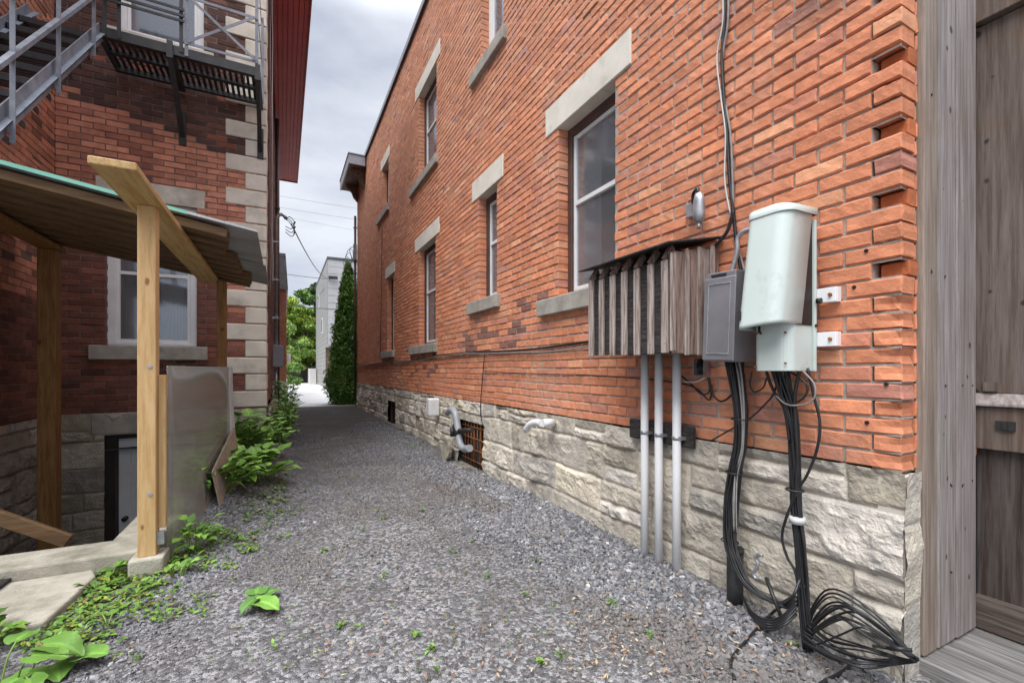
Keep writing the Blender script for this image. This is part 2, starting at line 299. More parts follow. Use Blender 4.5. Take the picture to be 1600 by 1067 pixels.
def wloc(o):
    l = Vector((0, 0, 0))
    while o is not None: l += o.location; o = o.parent
    return l
def finish(ob, label=None, cat=None, group=None, kind=None):
    for k, v in (('label', label), ('category', cat), ('group', group), ('kind', kind)):
        if v: ob[k] = v
    return ob
def obj(name, g, mat, parent=None, bevel=0, seg=1, label=None, cat=None, group=None, kind=None, recalc=True, solid=0):
    """one mesh object from a collector whose points are in world coordinates"""
    if parent is not None: loc = wloc(parent); own = Vector((0, 0, 0))
    else:
        a = np.array(g.v); mn, mxx = a.min(0), a.max(0); loc = Vector(((mn[0] + mxx[0]) / 2, (mn[1] + mxx[1]) / 2, mn[2])); own = loc
    me = bpy.data.meshes.new(name); a = np.array(g.v, float) - np.array(loc)
    me.from_pydata(a.tolist(), [], g.f)
    ms = mat if isinstance(mat, (list, tuple)) else [mat]
    for m in ms: me.materials.append(MATS[m])
    me.polygons.foreach_set('material_index', g.m); me.polygons.foreach_set('use_smooth', g.s)
    if any(c != (1, 1, 1) for c in g.c):
        at = me.attributes.new('col', 'FLOAT_COLOR', 'FACE'); at.data.foreach_set('color', np.c_[np.array(g.c, float), np.ones(len(g.c))].ravel())
    me.update()
    if recalc and len(g.v) < 30000:
        bm = bmesh.new(); bm.from_mesh(me); bmesh.ops.recalc_face_normals(bm, faces=bm.faces); bm.to_mesh(me); bm.free()
    ob = bpy.data.objects.new(name, me); COL.objects.link(ob); ob.location = own
    if parent is not None: ob.parent = parent
    if solid:
        md = ob.modifiers.new('thickness', 'SOLIDIFY'); md.thickness = solid; md.offset = 0
    if bevel:
        md = ob.modifiers.new('edge', 'BEVEL'); md.width = bevel; md.segments = seg; md.limit_method = 'ANGLE'; md.angle_limit = R(40)
    return finish(ob, label, cat, group, kind)
def thing(name, label, cat, loc=(0, 0, 0), group=None):
    o = bpy.data.objects.new(name, None); COL.objects.link(o); o.location = loc; o.empty_display_size = .1
    return finish(o, label, cat, group)
def np_mesh(name, V, F, mat, parent=None, col=None, smooth=False, loc=(0, 0, 0), dom='POINT', **k):
    """large meshes; V (n,3), F (m,3|4) arrays"""
    me = bpy.data.meshes.new(name); V = np.asarray(V, np.float32); F = np.asarray(F, np.int32)
    base = np.array(wloc(parent)) if parent is not None else np.array(loc)
    nf, nc = F.shape
    me.vertices.add(len(V)); me.vertices.foreach_set('co', (V - base.astype(np.float32)).ravel())
    me.loops.add(nf * nc); me.loops.foreach_set('vertex_index', F.ravel())
    me.polygons.add(nf); me.polygons.foreach_set('loop_start', np.arange(nf, dtype=np.int32) * nc)
    try: me.polygons.foreach_set('loop_total', np.full(nf, nc, np.int32))
    except Exception: pass
    me.polygons.foreach_set('use_smooth', np.full(nf, smooth))
    me.materials.append(MATS[mat]); me.update(calc_edges=True)
    if col is not None:
        at = me.attributes.new('col', 'FLOAT_COLOR', dom); at.data.foreach_set('color', np.c_[col, np.ones(len(col))].astype(np.float32).ravel())
    me.validate()
    ob = bpy.data.objects.new(name, me); COL.objects.link(ob)
    if parent is not None: ob.parent = parent
    else: ob.location = loc
    return finish(ob, **k)

# ------------------------------------------------------------------ masonry
def bricks(g, fr, a0, a1, z0, z1, L, H, J, holes, colfn, seed, recess=.009, near=None, depth=.105, wave=0, corner=None, mortar=True):
    """bond of single bricks in front of a mortar sheet; holes = (a0,a1,z0,z1)"""
    rnd = random.Random(seed); rows = int(round((z1 - z0) / H)); P = fr.p
    for r in range(rows):
        zb = z0 + r * H; zt = zb + H - J; zm = (zb + zt) / 2; off = (r % 2) * L / 2
        x = a0 - off
        while x < a1:
            p, q = max(x, a0), min(x + L - J, a1); x += L
            segs = [(p, q)]
            for (h0, h1, y0, y1) in holes:
                if y0 < zm < y1:
                    ns = []
                    for (s, e) in segs:
                        if h1 <= s or h0 >= e: ns.append((s, e))
                        else:
                            if h0 - s > .03: ns.append((s, h0))
                            if e - h1 > .03: ns.append((h1, e))
                    segs = ns
            for (s, e) in segs:
                if e - s < .02: continue
                cc = colfn((s + e) / 2, zm, rnd); g.k = cc; g.mi = 0
                n0 = rnd.gauss(0, .0016) + (.012 * (fbm(np.array([s * .8]), np.array([zm * .8]), 3)[0] - .5) if wave else 0)
                dz = wave * (vnoise(np.array([(s + e) * .55]), np.array([r * .13]), 9)[0] - .5) if wave else 0
                b0, b1 = s + rnd.uniform(-.0015, .0015), e + rnd.uniform(-.0025, .001); c0, c1 = zb + dz + rnd.uniform(-.0012, .0012), zt + dz + rnd.uniform(-.0015, .0015)
                tl = rnd.gauss(0, .0012); dp = depth; spall = 0
                if corner and s < a0 + .01:
                    dp = .105 if e - s > .15 else .215
                    st = corner(zm, e - s)
                    if st == 'gone': n0 = -.055; g.k = tuple(np.array((.50, .155, .06)) * rnd.uniform(.7, 1.1))
                    elif st: spall = st
                nr = near and s < near
                nu, nv = (9, 5) if nr else (3, 3)
                us = [0, .035] + [(.035 + .93 * i / (nu - 4)) for i in range(1, nu - 4)] + [.965, 1] if nr else None
                if nr:
                    us = np.r_[0, np.linspace(.03, .97, nu - 2), 1]; vv = np.r_[0, np.linspace(.09, .91, nv - 2), 1]
                    o = len(g.v); sd = rnd.randrange(9999)
                    uu, ww = np.meshgrid(us, vv); AA = b0 + (b1 - b0) * uu; ZZ = c0 + (c1 - c0) * ww
                    nz = fbm(AA * 42, ZZ * 60, sd, 3) - .5; edge = np.minimum(np.minimum(uu, 1 - uu) / .03, np.minimum(ww, 1 - ww) / .09); edge = np.clip(edge, 0, 1)
                    NN = n0 + tl * (ww - .5) * 2 + nz * .0055 - (1 - edge) * (.004 + .008 * vnoise(AA * 55, ZZ * 55, sd + 5))
                    rim = (1 - edge); ZZ = ZZ + rim * (vnoise(AA * 70, ZZ * 20, sd + 8) - .5) * .0065; AA = AA + rim * (vnoise(AA * 30, ZZ * 70, sd + 2) - .5) * .006
                    if spall:
                        cx = b0; bite = np.clip(1 - np.hypot((AA - cx) / .085, (ZZ - (c0 + c1) / 2 + (spall - 1) * .02) / .05), 0, 1); NN = NN - bite * .042 * spall * (.6 + .8 * nz); AA = AA + bite * .016 * spall
                    for i in range(nv):
                        for j in range(nu): g.v.append(P(AA[i, j], ZZ[i, j], NN[i, j]))
                    for i in range(nv - 1):
                        for j in range(nu - 1): a = o + i * nu + j; g.face([a, a + 1, a + nu + 1, a + nu])
                    loop = [(0, j) for j in range(nu)] + [(i, nu - 1) for i in range(1, nv)] + [(nv - 1, j) for j in range(nu - 2, -1, -1)] + [(i, 0) for i in range(nv - 2, 0, -1)]
                    ob_ = len(g.v)
                    for (i, j) in loop: g.v.append(P(AA[i, j], ZZ[i, j], -dp))
                    m_ = len(loop)
                    for t in range(m_):
                        i, j = loop[t]; i2, j2 = loop[(t + 1) % m_]; g.face([o + i2 * nu + j2, o + i * nu + j, ob_ + t, ob_ + (t + 1) % m_])
                else:
                    e_ = .0045; o = len(g.v)
                    for (aa, zz) in ((b0, c0), (b1, c0), (b1, c1), (b0, c1)): g.v.append(P(aa, zz, -dp))
                    for (aa, zz, t) in ((b0, c0, -1), (b1, c0, -1), (b1, c1, 1), (b0, c1, 1)): g.v.append(P(aa, zz, n0 + tl * t - e_))
                    for (aa, zz, t) in ((b0 + e_, c0 + e_, -1), (b1 - e_, c0 + e_, -1), (b1 - e_, c1 - e_, 1), (b0 + e_, c1 - e_, 1)): g.v.append(P(aa, zz, n0 + tl * t))
                    g.face([o + 8, o + 9, o + 10, o + 11])
                    for i in range(4):
                        j = (i + 1) % 4; g.face([o + 4 + i, o + 4 + j, o + 8 + j, o + 8 + i]); g.face([o + i, o + j, o + 4 + j, o + 4 + i])
    if mortar:
        g.k = (1, 1, 1); g.mi = 1
        if corner:
            for r in range(rows):
                z = z0 + r * H; o = len(g.v); g.v += [P(a0 + .004, z - J, -recess), P(a0 + .106, z - J, -recess), P(a0 + .106, z, -recess), P(a0 + .004, z, -recess)]; g.face([o, o + 1, o + 2, o + 3])
                o = len(g.v); g.v += [P(a0 + .106, z - J, -.07), P(a0 + .106, z - J, -recess), P(a0 + .106, z + H, -recess), P(a0 + .106, z + H, -.07)]; g.face([o, o + 1, o + 2, o + 3])
        As = sorted({a0 + (.106 if corner else .004), a1} | {h for b in holes for h in b[:2] if a0 < h < a1}); Zs = sorted({z0, z1} | {h for b in holes for h in b[2:] if z0 < h < z1})
        for i in range(len(As) - 1):
            for j in range(len(Zs) - 1):
                am, zm = (As[i] + As[i + 1]) / 2, (Zs[j] + Zs[j + 1]) / 2
                if any(b[0] < am < b[1] and b[2] < zm < b[3] for b in holes): continue
                o = len(g.v); g.v += [P(As[i], Zs[j], -recess), P(As[i + 1], Zs[j], -recess), P(As[i + 1], Zs[j + 1], -recess), P(As[i], Zs[j + 1], -recess)]; g.face([o, o + 1, o + 2, o + 3])
        for (h0, h1, y0, y1) in holes:      # mortar behind the brick ends of each reveal
            y0, y1 = max(y0, z0), min(y1, z1)
            for aa in (h0 - recess, h1 + recess):
                if a0 < aa < a1:
                    o = len(g.v); g.v += [P(aa, y0, -.115), P(aa, y0, -recess), P(aa, y1, -recess), P(aa, y1, -.115)]; g.face([o, o + 1, o + 2, o + 3])
    g.mi = 0; g.k = (1, 1, 1); return g

def rock_wall(name, fr, a_lines, z0, z1, rows, wmin, wmax, bulge, seed, parent, holes=(), tint=(.65, .60, .525), warm=.45, joint=.010, base_n=0.0, lean=0, mortar_c=(.56, .52, .45)):
    """rock-faced blocks: one height field over the wall plane"""
    rnd = random.Random(seed)
    a_lines = np.asarray(a_lines); nz = int((z1 - z0) / .011) + 1; zl = np.linspace(z0, z1, nz)
    A, Z = np.meshgrid(a_lines, zl); H = np.zeros_like(A); C = np.zeros(A.shape + (3,)); C[:] = mortar_c
    wob = (fbm(A * 1.7, Z * 2, seed + 3, 3) - .5) * .05; wob2 = (fbm(A * 5, Z * 5, seed + 4, 2) - .5) * .018
    ZZ = Z + wob + wob2; AA = A + (fbm(A * 6, Z * 6, seed + 5, 2) - .5) * .022
    zb = z0 - .06; k = 0
    while zb < z1 + .05:
        h = rows[k % len(rows)] * rnd.uniform(.92, 1.08); zt = zb + h
        if z1 - zt < .06: zt = z1 + .2
        x = a_lines[0] - rnd.uniform(0, wmax * .6)
        while x < a_lines[-1]:
            wd = rnd.uniform(wmin, wmax); parts = [(x, x + wd, zb, zt)]
            if rnd.random() < .22 and h > .18: zm = zb + h * rnd.uniform(.4, .6); parts = [(x, x + wd, zb, zm), (x, x + wd, zm, zt)]
            x += wd
            for (p0, p1, q0, q1) in parts:
                js = (a_lines >= p0 - .05) & (a_lines <= p1 + .05)
                if not js.any(): continue
                j0, j1 = np.where(js)[0][[0, -1]]; a = AA[:, j0:j1 + 1]; z = ZZ[:, j0:j1 + 1]
                e = np.minimum(np.minimum(a - p0, p1 - a), np.minimum(z - q0, q1 - z)) - joint / 2; ins = e > 0
                if not ins.any(): continue
                bl = bulge * rnd.uniform(.55, 1.25); ca, cz = (p0 + p1) / 2, (q0 + q1) / 2; hh = np.full(a.shape, 9.0)
                for _ in range(5):
                    ang = rnd.uniform(0, 6.28); sl_ = rnd.uniform(.05, .45) * min(1, bl / .045); sx, sz = math.cos(ang) * sl_, math.sin(ang) * sl_
                    hh = np.minimum(hh, bl * rnd.uniform(.8, 1.35) + (a - ca - rnd.uniform(-.06, .06)) * sx + (z - cz - rnd.uniform(-.04, .04)) * sz)
                sd = rnd.randrange(9999)
                rg = 1 - np.abs(2 * fbm(a * 9 + sd, z * 13, sd, 4) - 1)
                hh = hh + (rg - .7) * bl * .75 + (fbm(a * 34, z * 40, sd + 1, 3) - .5) * .011 * min(1, bl / .03)
                hh = np.maximum(hh, bl * .42 + (rg - .6) * bl * .5) * np.clip(e / .020, 0, 1) ** .5
                sub = H[:, j0:j1 + 1]; sub[ins] = hh[ins]
                t = rnd.uniform(.66, 1.18); wv = rnd.uniform(-.5, 1) * warm; cc = np.array((tint[0] * t * (1 + .06 * wv), tint[1] * t, tint[2] * t * (1 - .16 * wv)))
                C[:, j0:j1 + 1][ins] = cc
        zb = zt; k += 1
    na = len(a_lines); n = base_n + H + lean * (z1 - Z)
    O, AV, NV = np.array(fr.O), np.array(fr.A), np.array(fr.N)
    V = O + A[..., None] * AV + n[..., None] * NV; V[..., 2] += Z
    idx = np.arange(nz * na).reshape(nz, na); Fq = np.stack([idx[:-1, :-1], idx[:-1, 1:], idx[1:, 1:], idx[1:, :-1]], -1)
    cm = (A[:-1, :-1] + A[1:, 1:]) / 2; zm = (Z[:-1, :-1] + Z[1:, 1:]) / 2; keep = np.ones(cm.shape, bool)
    for (h0, h1, y0, y1) in holes: keep &= ~((cm > h0) & (cm < h1) & (zm > y0) & (zm < y1))
    return np_mesh(name, V.reshape(-1, 3), Fq[keep], 'rock_stone', parent, C.reshape(-1, 3))

# ------------------------------------------------------------------ ground, lane, paving
def gheight(x, y):
    x = np.asarray(x, float); y = np.asarray(y, float)
    h = (fbm(x * .9, y * .9, 21, 3) - .5) * .05 + (fbm(x * 4, y * 4, 22, 2) - .5) * .018
    h = h + .26 * sstep(.35, -.35, x) * sstep(3.9, 6.3, y) * sstep(22, 14, y)
    h = h + .13 * np.exp(-((x + .50) ** 2 / .10 + (y - 4.55) ** 2 / .16))
    h = h - .07 * np.exp(-((x - 2.0) ** 2 / .20 + (y - 5.5) ** 2 / .8))
    h = h * sstep(16.5, 14.5, y) * sstep(.2, 1.2, y + 1.0) if True else h
    return h
CURB_A, CURB_B, CURB_C = (-2.6, 3.60), (-.84, 3.60), (-.84, 7.0)      # centre line of the low wall round the cellar well
def in_well(x, y):
    yl = CURB_A[1] + (x - CURB_A[0]) * (CURB_B[1] - CURB_A[1]) / (CURB_B[0] - CURB_A[0])
    return (x > -2.36) & (x < -.86) & (y > yl) & (y < 7.02)
def build_ground():
    xs = np.unique(np.r_[-400, -150, -60, -25, -12, -6, np.arange(-3.2, 2.45, .05), 2.6, 3, 4, 8, 14, 30, 80, 200, 400].round(3))
    ys = np.unique(np.r_[-200, -60, -20, -6, -2, np.arange(-1, 8, .05), np.arange(8, 20, .2), 24, 30, 40, 55, 70, 90, 150, 300, 600].round(3))
    X, Y = np.meshgrid(xs, ys); Z = gheight(X, Y); V = np.stack([X, Y, Z], -1).reshape(-1, 3)
    idx = np.arange(X.size).reshape(X.shape); F = np.stack([idx[:-1, :-1], idx[:-1, 1:], idx[1:, 1:], idx[1:, :-1]], -1)
    cx = (X[:-1, :-1] + X[1:, 1:]) / 2; cy = (Y[:-1, :-1] + Y[1:, 1:]) / 2
    np_mesh('ground', V, F[~in_well(cx, cy)], 'gravel_ground', smooth=True, kind='structure')
build_ground()
g = G().box(-5.2, 6.0, 16.0, 46.5, -.1, .03); obj('concrete_driveway', g, 'pale_concrete', kind='structure')
g = G().box(-2.9, -.80, 3.0, 7.4, -1.85, -1.65); obj('cellar_floor', g, 'concrete', kind='structure')
g = G().prism([(-2.9, 2.40, -.12), (-.985, 2.84, -.12), (-.945, 3.34, -.12), (-.99, 3.453, -.12), (-2.9, 3.453, -.12)], (0, 0, .175)); obj('concrete_slab', g, 'concrete', bevel=.012, seg=2, kind='structure')

# low concrete wall round the cellar stair
def low_wall():
    g = G(); A, B, Cc = Vector((*CURB_A, 0)), Vector((*CURB_B, 0)), Vector((*CURB_C, 0)); d = (B - A).normalized(); nrm = Vector((-d.y, d.x, 0)); hw = .145
    p = [A - nrm * hw, B - nrm * hw + d * .13, Vector((B.x + .13, 6.98, 0)), Vector((B.x - .14, 6.98, 0)), B + nrm * hw - d * .14, A + nrm * hw]
    g.prism([(q.x, q.y, -1.65) for q in p], (0, 0, 1.775))
    return obj('retaining_wall', g, 'concrete', bevel=.014, seg=2, label='low weathered concrete wall round the sunken cellar entrance', cat='wall')
low_wall()

# ------------------------------------------------------------------ red brick building on the right
WX = 2.2; WY0 = .883; WY1 = 15.62; WZ0 = .816; WTOP = 7.5
frW = Fr((WX, 0, 0), (0, 1, 0), (-1, 0, 0)); frE = Fr((0, WY0, 0), (1, 0, 0), (0, -1, 0))
CO = .0715
def sn(z): return WZ0 + round((z - WZ0) / CO) * CO
# (near edge, far edge, sill z, head z, lintel overhang, curtain, mid rail, style)
WINS = [(2.625, 3.393, sn(1.88), sn(3.37), .20, 'left', True, 'W'), (4.692, 5.224, sn(2.13), sn(3.37), .20, 'left', True, 'W'), (7.038, 8.02, sn(1.66), sn(3.37), .24, 'left', True, 'W'),
        (10.105, 10.80, sn(1.65), sn(3.37), .16, 'none', True, 'W'), (4.52, 5.14, sn(5.0), sn(6.6), .2, 'left', True, 'P'), (6.97, 8.02, sn(4.66), sn(6.18), .22, 'left', True, 'W'), (10.649, 11.36, sn(5.1), sn(6.18), .16, 'none', True, 'W')]
holesW = [(a, b, z0 - .005, z1 + .005) for (a, b, z0, z1, *_) in WINS]
holesW += [(a - .92 * ov + .004, b + ov - .004, z1, z1 + .24) for (a, b, z0, z1, ov, *_) in WINS]
right = thing('brick_building', 'long orange red brick building with rough stone base and pale stone lintels', 'building', (WX, 8, 0))
def red_col(a, z, r):
    t = r.gauss(1, .075); k = r.random(); c = np.array((.655, .255, .135))
    if k < .10: c = np.array((.57, .23, .145))
    elif k < .16: c = np.array((.70, .33, .185))
    elif k < .185: c = np.array((.50, .225, .165))
    up = float(sstep(2.2, 5.5, z)); c = c * (1 - up) + np.array((c[0] * .92, c[1] * 1.12, c[2] * 1.28)) * up
    if 3.6 < a < 5.8 and 1.45 < z < 1.95 and r.random() < .4: c = np.array((.27, .125, .095))      # sooted courses under the sills
    if 6.9 < a < 8.6 and 1.1 < z < 1.55 and r.random() < .35: c = np.array((.27, .125, .095))
    return tuple(np.clip(c * t, .02, .8))
def corner_state(z, ln):
    if ln < .15:
        for q in (1.652, 1.935, 2.222, 2.508, 2.80): 
            if abs(z - q) < .034: return 'gone'
        if z < 1.6: return random.choice((.7, 1.0, 1.3))
    elif z < 1.5: return random.choice((.3, .8, 1.2))
    return random.choice((0, 0, .25))
g = G(); bricks(g, frW, WY0, WY1, WZ0, WZ0 + 94 * CO, .215, CO, .0098, holesW, red_col, 11, near=4.4, wave=.016, corner=corner_state)
g2 = G(); bricks(g2, frE, WX + .117, WX + 3.4, WZ0, WZ0 + 94 * CO, .215, CO, .0098, [], red_col, 12)
g2.mi = 1; g2.k = (1, 1, 1)
for r_ in range(94):
    zz_ = WZ0 + r_ * CO; g2.add([frE.p(a_, z_, -.009) for a_, z_ in ((WX + .006, zz_ - .0098), (WX + .13, zz_ - .0098), (WX + .13, zz_), (WX + .006, zz_))], [(0, 1, 2, 3)])
off = len(g.v); g.v += g2.v; g.f += [[i + off for i in f] for f in g2.f]; g.m += g2.m; g.c += g2.c; g.s += g2.s
obj('brick_wall', g, ['red_brick', 'pale_mortar'], right, recalc=False)
# stone base
HOLE_A, HOLE_B = (5.02, 5.86, -.12, .545), (9.86, 10.62, .03, .52)
al = np.unique(np.r_[np.arange(WY0 - .016, 3.2, .0085), np.arange(3.2, 6.2, .013), np.arange(6.2, 11, .022), np.arange(11, WY1, .04), WY1, HOLE_A[0], HOLE_A[1], HOLE_B[0], HOLE_B[1]])
rock_wall('stone_foundation', Fr((WX + .008, 0, 0), (0, 1, 0), (-1, 0, 0)), al, -.2, WZ0 - .006, [.21, .19, .24, .27], .22, .66, .036, 5, right, (HOLE_A, HOLE_B), lean=.02)
rock_wall('stone_foundation', Fr((0, WY0 - .012, 0), (1, 0, 0), (0, -1, 0)), np.arange(WX - .02, WX + .115, .011), -.2, WZ0 - .006, [.5, .3, .3], .5, .8, .010, 6, right)
g = G(); g.box(WX - .004, WX + .12, WY0 - .012, WY0 + .08, -.2, .795); obj('corner_stone', g, 'quoin_stone', right)
# shell behind the face, so that the rooms are dark and the roof casts its shade
g = G(); g.box(WX + .45, WX + 7, WY0 + .12, WY0 + .3, -.2, WTOP); g.box(WX + .12, WX + 7, WY1 - .2, WY1, -.2, WTOP); g.box(WX + 6.9, WX + 7.1, WY0 + .1, WY1, -.2, WTOP)
g.box(WX + .12, WX + 7.1, WY0 + .12, WY1, WZ0 + 94 * CO - .02, WTOP + .02); g.box(WX + .3, WX + .36, WY0 + .2, WY1 - .1, -.2, .80); obj('back_wall', g, 'interior', right)
g = G(); g.box(WX - .035, WX + .13, WY0 - .03, WY1 + .05, WZ0 + 94 * CO + .003, WTOP + .10); obj('roof_flashing', g, 'dark_flashing', right)
g = G(); g.box(WX - .05, WX - .037, WY0 - .03, WY1 + .05, WTOP + .02, WTOP + .13); obj('gravel_stop', g, 'grey_fascia', right)
# cornice at the street end
def cornice():
    g = G(); y0, y1, x0 = 13.72, 15.95, 1.70
    g.box(x0, x0 + .04, y0, y1, 7.22, 7.50); g.box(x0 + .042, WX - .04, y0, y0 + .04, 7.22, 7.50); g.box(x0 - .02, WX - .04, y0 - .02, y1, 7.502, 7.53)
    c = obj('cornice', g, 'grey_fascia', right)
    g = G(); g.box(x0 + .042, WX - .005, y0 + .042, y1, 7.235, 7.26); obj('soffit', g, 'brown_soffit', c)
    for y in (14.05, 15.35):
        g = G(); poly = [(WX - .01, y, 7.23), (x0 + .12, y, 7.23), (x0 + .16, y, 7.12), (x0 + .30, y, 7.02), (x0 + .36, y, 6.86), (WX - .01, y, 6.72)]
        g.prism(poly, (0, .14, 0)); obj('bracket', g, 'brown_soffit', c)
cornice()

def sash_window(par, fr, a0, a1, z0, z1, rec, frame_m, sash_m, curtain, midz=.55, fw=.06, flip=False, name='window', cm='curtain', rail=True):
    """frame > sash, pane, curtain; a0..a1 the opening, rec how deep the frame sits"""
    fd = .07
    g = G(); g.lbox(fr, a0 - .012, a0 + fw, z0, z1, -rec - fd, -rec); g.lbox(fr, a1 - fw, a1 + .012, z0, z1, -rec - fd, -rec)
    g.lbox(fr, a0 + fw, a1 - fw, z1 - fw * 1.3, z1 + .01, -rec - fd, -rec - .002); g.lbox(fr, a0 + fw, a1 - fw, z0 - .01, z0 + fw * .55, -rec - fd, -rec + .004)
    W = obj(name, g, frame_m, par, bevel=.004)
    i0, i1, j0, j1 = a0 + fw, a1 - fw, z0 + fw * .55, z1 - fw * 1.3; sw = .035; zm = j0 + (j1 - j0) * midz
    g = G(); r0, r1 = -rec - .052, -rec - .022
    g.lbox(fr, i0, i0 + sw, j0, j1, r0, r1); g.lbox(fr, i1 - sw, i1, j0, j1, r0, r1); g.lbox(fr, i0 + sw, i1 - sw, j1 - sw, j1, r0, r1 - .002); g.lbox(fr, i0 + sw, i1 - sw, j0, j0 + sw * 1.1, r0, r1 - .002)
    if rail: g.lbox(fr, i0 + sw, i1 - sw, zm - .02, zm + .02, r0, r1 + .006)
    obj('sash', g, sash_m, W, bevel=.003)
    g = G(); g.lbox(fr, i0 + sw * .5, i1 - sw * .5, j0 + sw * .5, j1 - sw * .5, r0 + .010, r0 + .014); obj('pane', g, 'glass', W)
    if curtain != 'none':
        g = G(); wd = i1 - i0; spans = {'left': [(i1 - wd * .48, i1)], 'full': [(i0, i1)], 'sides': [(i0, i0 + wd * .3), (i1 - wd * .42, i1)]}[curtain]
        for (c0, c1) in spans:
            n = 26; o = len(g.v)
            for k in range(n + 1):
                a = c0 + (c1 - c0) * k / n; nn = -rec - .085 + .012 * math.sin(k * 2.3) + .004 * math.sin(k * 5.1); g.v += [fr.p(a, j0 - .02, nn), fr.p(a, j1 + .02, nn)]
            for k in range(n): b = o + 2 * k; g.face([b, b + 2, b + 3, b + 1])
        obj('curtain', g, cm, W, recalc=False, solid=.004)
    g = G(); g.lbox(fr, a0 - .1, a1 + .1, z0 - .1, z1 + .1, -rec - .9, -rec - .85); obj('room_lining', g, 'interior', W)
    return W
for (a, b, z0, z1, ov, cu, rl, st) in WINS:
    W = sash_window(right, frW, a, b, z0, z1, .105, 'brown_frame' if st == 'W' else 'white_paint', 'white_paint', cu, rail=rl, midz=.56)
    ovn = ov * .92
    g = G(); g.lbox(frW, a - ovn, b + ov, z1 - .004, z1 + .252, -.20, .013); obj('lintel', g, 'pale_limestone', right, bevel=.006)
    g = G(); o1, o2 = ((.20, .30) if b - a < .8 else (.0, .55)) if False else (.10 if a > 4 else .30, .30 if a < 6 else .55)
    g.lbox(frW, a - o1, b + o2, z0 - .165, z0 + .001, -.18, .055); 
    g.v = [(v[0], v[1], v[2] - (.018 if (v[0] < WX - .04 and v[2] > z0 - .01) else 0)) for v in g.v]
    obj('sill', g, 'grey_stone_sill', right, bevel=.007)
# cellar window behind rusty bars
def cellar_window():
    a0, a1, z0, z1 = HOLE_A[0], HOLE_A[1], -.06, .545
    g = G(); g.lbox(frW, a0 - .02, a0 + .045, z0, z1 + .01, -.20, -.03); g.lbox(frW, a1 - .05, a1 + .02, z0, z1 + .01, -.20, -.03); g.lbox(frW, a0 + .045, a1 - .05, z1 - .05, z1 + .012, -.20, -.032); g.lbox(frW, a0 + .045, a1 - .05, z0 - .05, z0 + .03, -.2, -.032)
    W = obj('cellar_window', g, 'dark_frame', right, bevel=.004)
    g = G()
    for k in range(7): a = a0 + .09 + k * .105; g.tube([frW.p(a, z0 + .02, -.022), frW.p(a, z1 - .02, -.022)], .0075, 6)
    for k in range(4): z = z0 + .10 + k * .145; g.tube([frW.p(a0 + .03, z, -.012), frW.p(a1 - .03, z, -.012)], .0065, 6)
    obj('grille', g, 'rust', W)
    g = G(); g.lbox(frW, a0 + .03, a1 - .03, z0, z1 - .03, -.13, -.125); obj('pane', g, 'glass', W)
    g = G(); g.lbox(frW, a0 + .05, a0 + .42, z0 + .05, z1 - .12, -.125, -.10); obj('plywood_patch', g, 'black_plywood', W)
    g = G()
    for a in (a0 + .14, a0 + .30, a0 + .52): g.lbox(frW, a, a + .035, z0 + .06, z1 - .04, -.085, -.06)
    obj('wood_slat', g, 'stained_wood_z', W)
    g = G(); g.box(WX - .16, WX + .1, a0 - .06, a1 + .12, -.13, -.045); obj('sill', g, 'concrete', W, bevel=.01)
    a0, a1, z0, z1 = HOLE_B
    g = G(); g.lbox(frW, a0 - .02, a1 + .02, z0 - .02, z1 + .02, -.16, -.10); g.lbox(frW, a0 - .01, a0 + .06, z0, z1, -.098, -.04); g.lbox(frW, a1 - .06, a1 + .01, z0, z1, -.098, -.04); obj('cellar_window', g, 'brown_frame', right)
cellar_window()
# corroded screw anchors and drilled holes near the corner
for (px, py) in ((1354, 392), (1335, 449), (1355, 660), (1385, 600)):
    p = on_x(px, py, WX); g = G(); g.tube([(WX + .002, p[1], p[2]), (WX - .006, p[1], p[2])], .008, 8); obj('anchor_hole', g, 'black_bolt', right)
# downpipe on the far corner
dp = thing('downpipe', 'thin dark brown downpipe on the far corner of the orange brick building', 'pipe', (2.12, 15.5, 0))
g = G(); g.tube([(2.13, 15.55, .25), (2.13, 15.55, 6.3)], .04, 8); obj('pipe', g, 'brown_frame', dp)
g = G()
for z in (1.2, 2.8, 4.4, 5.9): g.box(2.07, 2.19, 15.52, 15.58, z, z + .03)
obj('strap', g, 'brown_frame', dp)
p0 = on_x(556, 325, 2.05)
g = G()
for k in range(3):
    cx, cy, cz = 2.02 - .05 * k, 15.5, 4.95 - .14 * k
    g.tube([(cx - .10 * math.cos(t) - .06, cy + .05 * math.sin(t * 2), cz + .24 * math.sin(t)) for t in np.linspace(0, 6.28, 16)], .009, 5)
g.tube(spline([(2.1, 15.5, 5.3), (1.95, 15.5, 5.15), (2.1, 15.5, 4.7)]), .012, 5)
g.box(2.06, 2.17, 15.45, 15.5, 4.85, 5.35)
obj('wire_coil', g, 'grey_cable', label='small coil of loose service wires at the far top of the downpipe', cat='wire')

# ------------------------------------------------------------------ cables fixed to the right wall
def cable(name, pts, r, mat, label, cat='cable', n=7, seg=8, straight=False, group=None):
    g = G(); g.tube(pts if straight else spline(pts, seg), r, n); return obj(name, g, mat, label=label, cat=cat, group=group, recalc=False)
def wob(pts, s, seed):
    r = random.Random(seed); return [(p[0] + r.uniform(0, s * .4), p[1], p[2] + r.uniform(-s, s)) for p in pts]
ys = np.linspace(15.5, 2.45, 26)
cable('wall_cable', wob([(WX - .018, y, 1.42 + .02 * math.sin(y * 1.3) - .005 * (y - 9)) for y in ys], .012, 3), .011, 'black_cable', 'upper black cable strung along the brick wall under the ground floor sills')
cable('wall_cable', wob([(WX - .03, y, 1.40 + .024 * math.sin(y * 1.1 + 1) - .004 * (y - 9)) for y in ys], .010, 4), .006, 'grey_cable', 'thin grey cable running along the brick wall just under the black one')
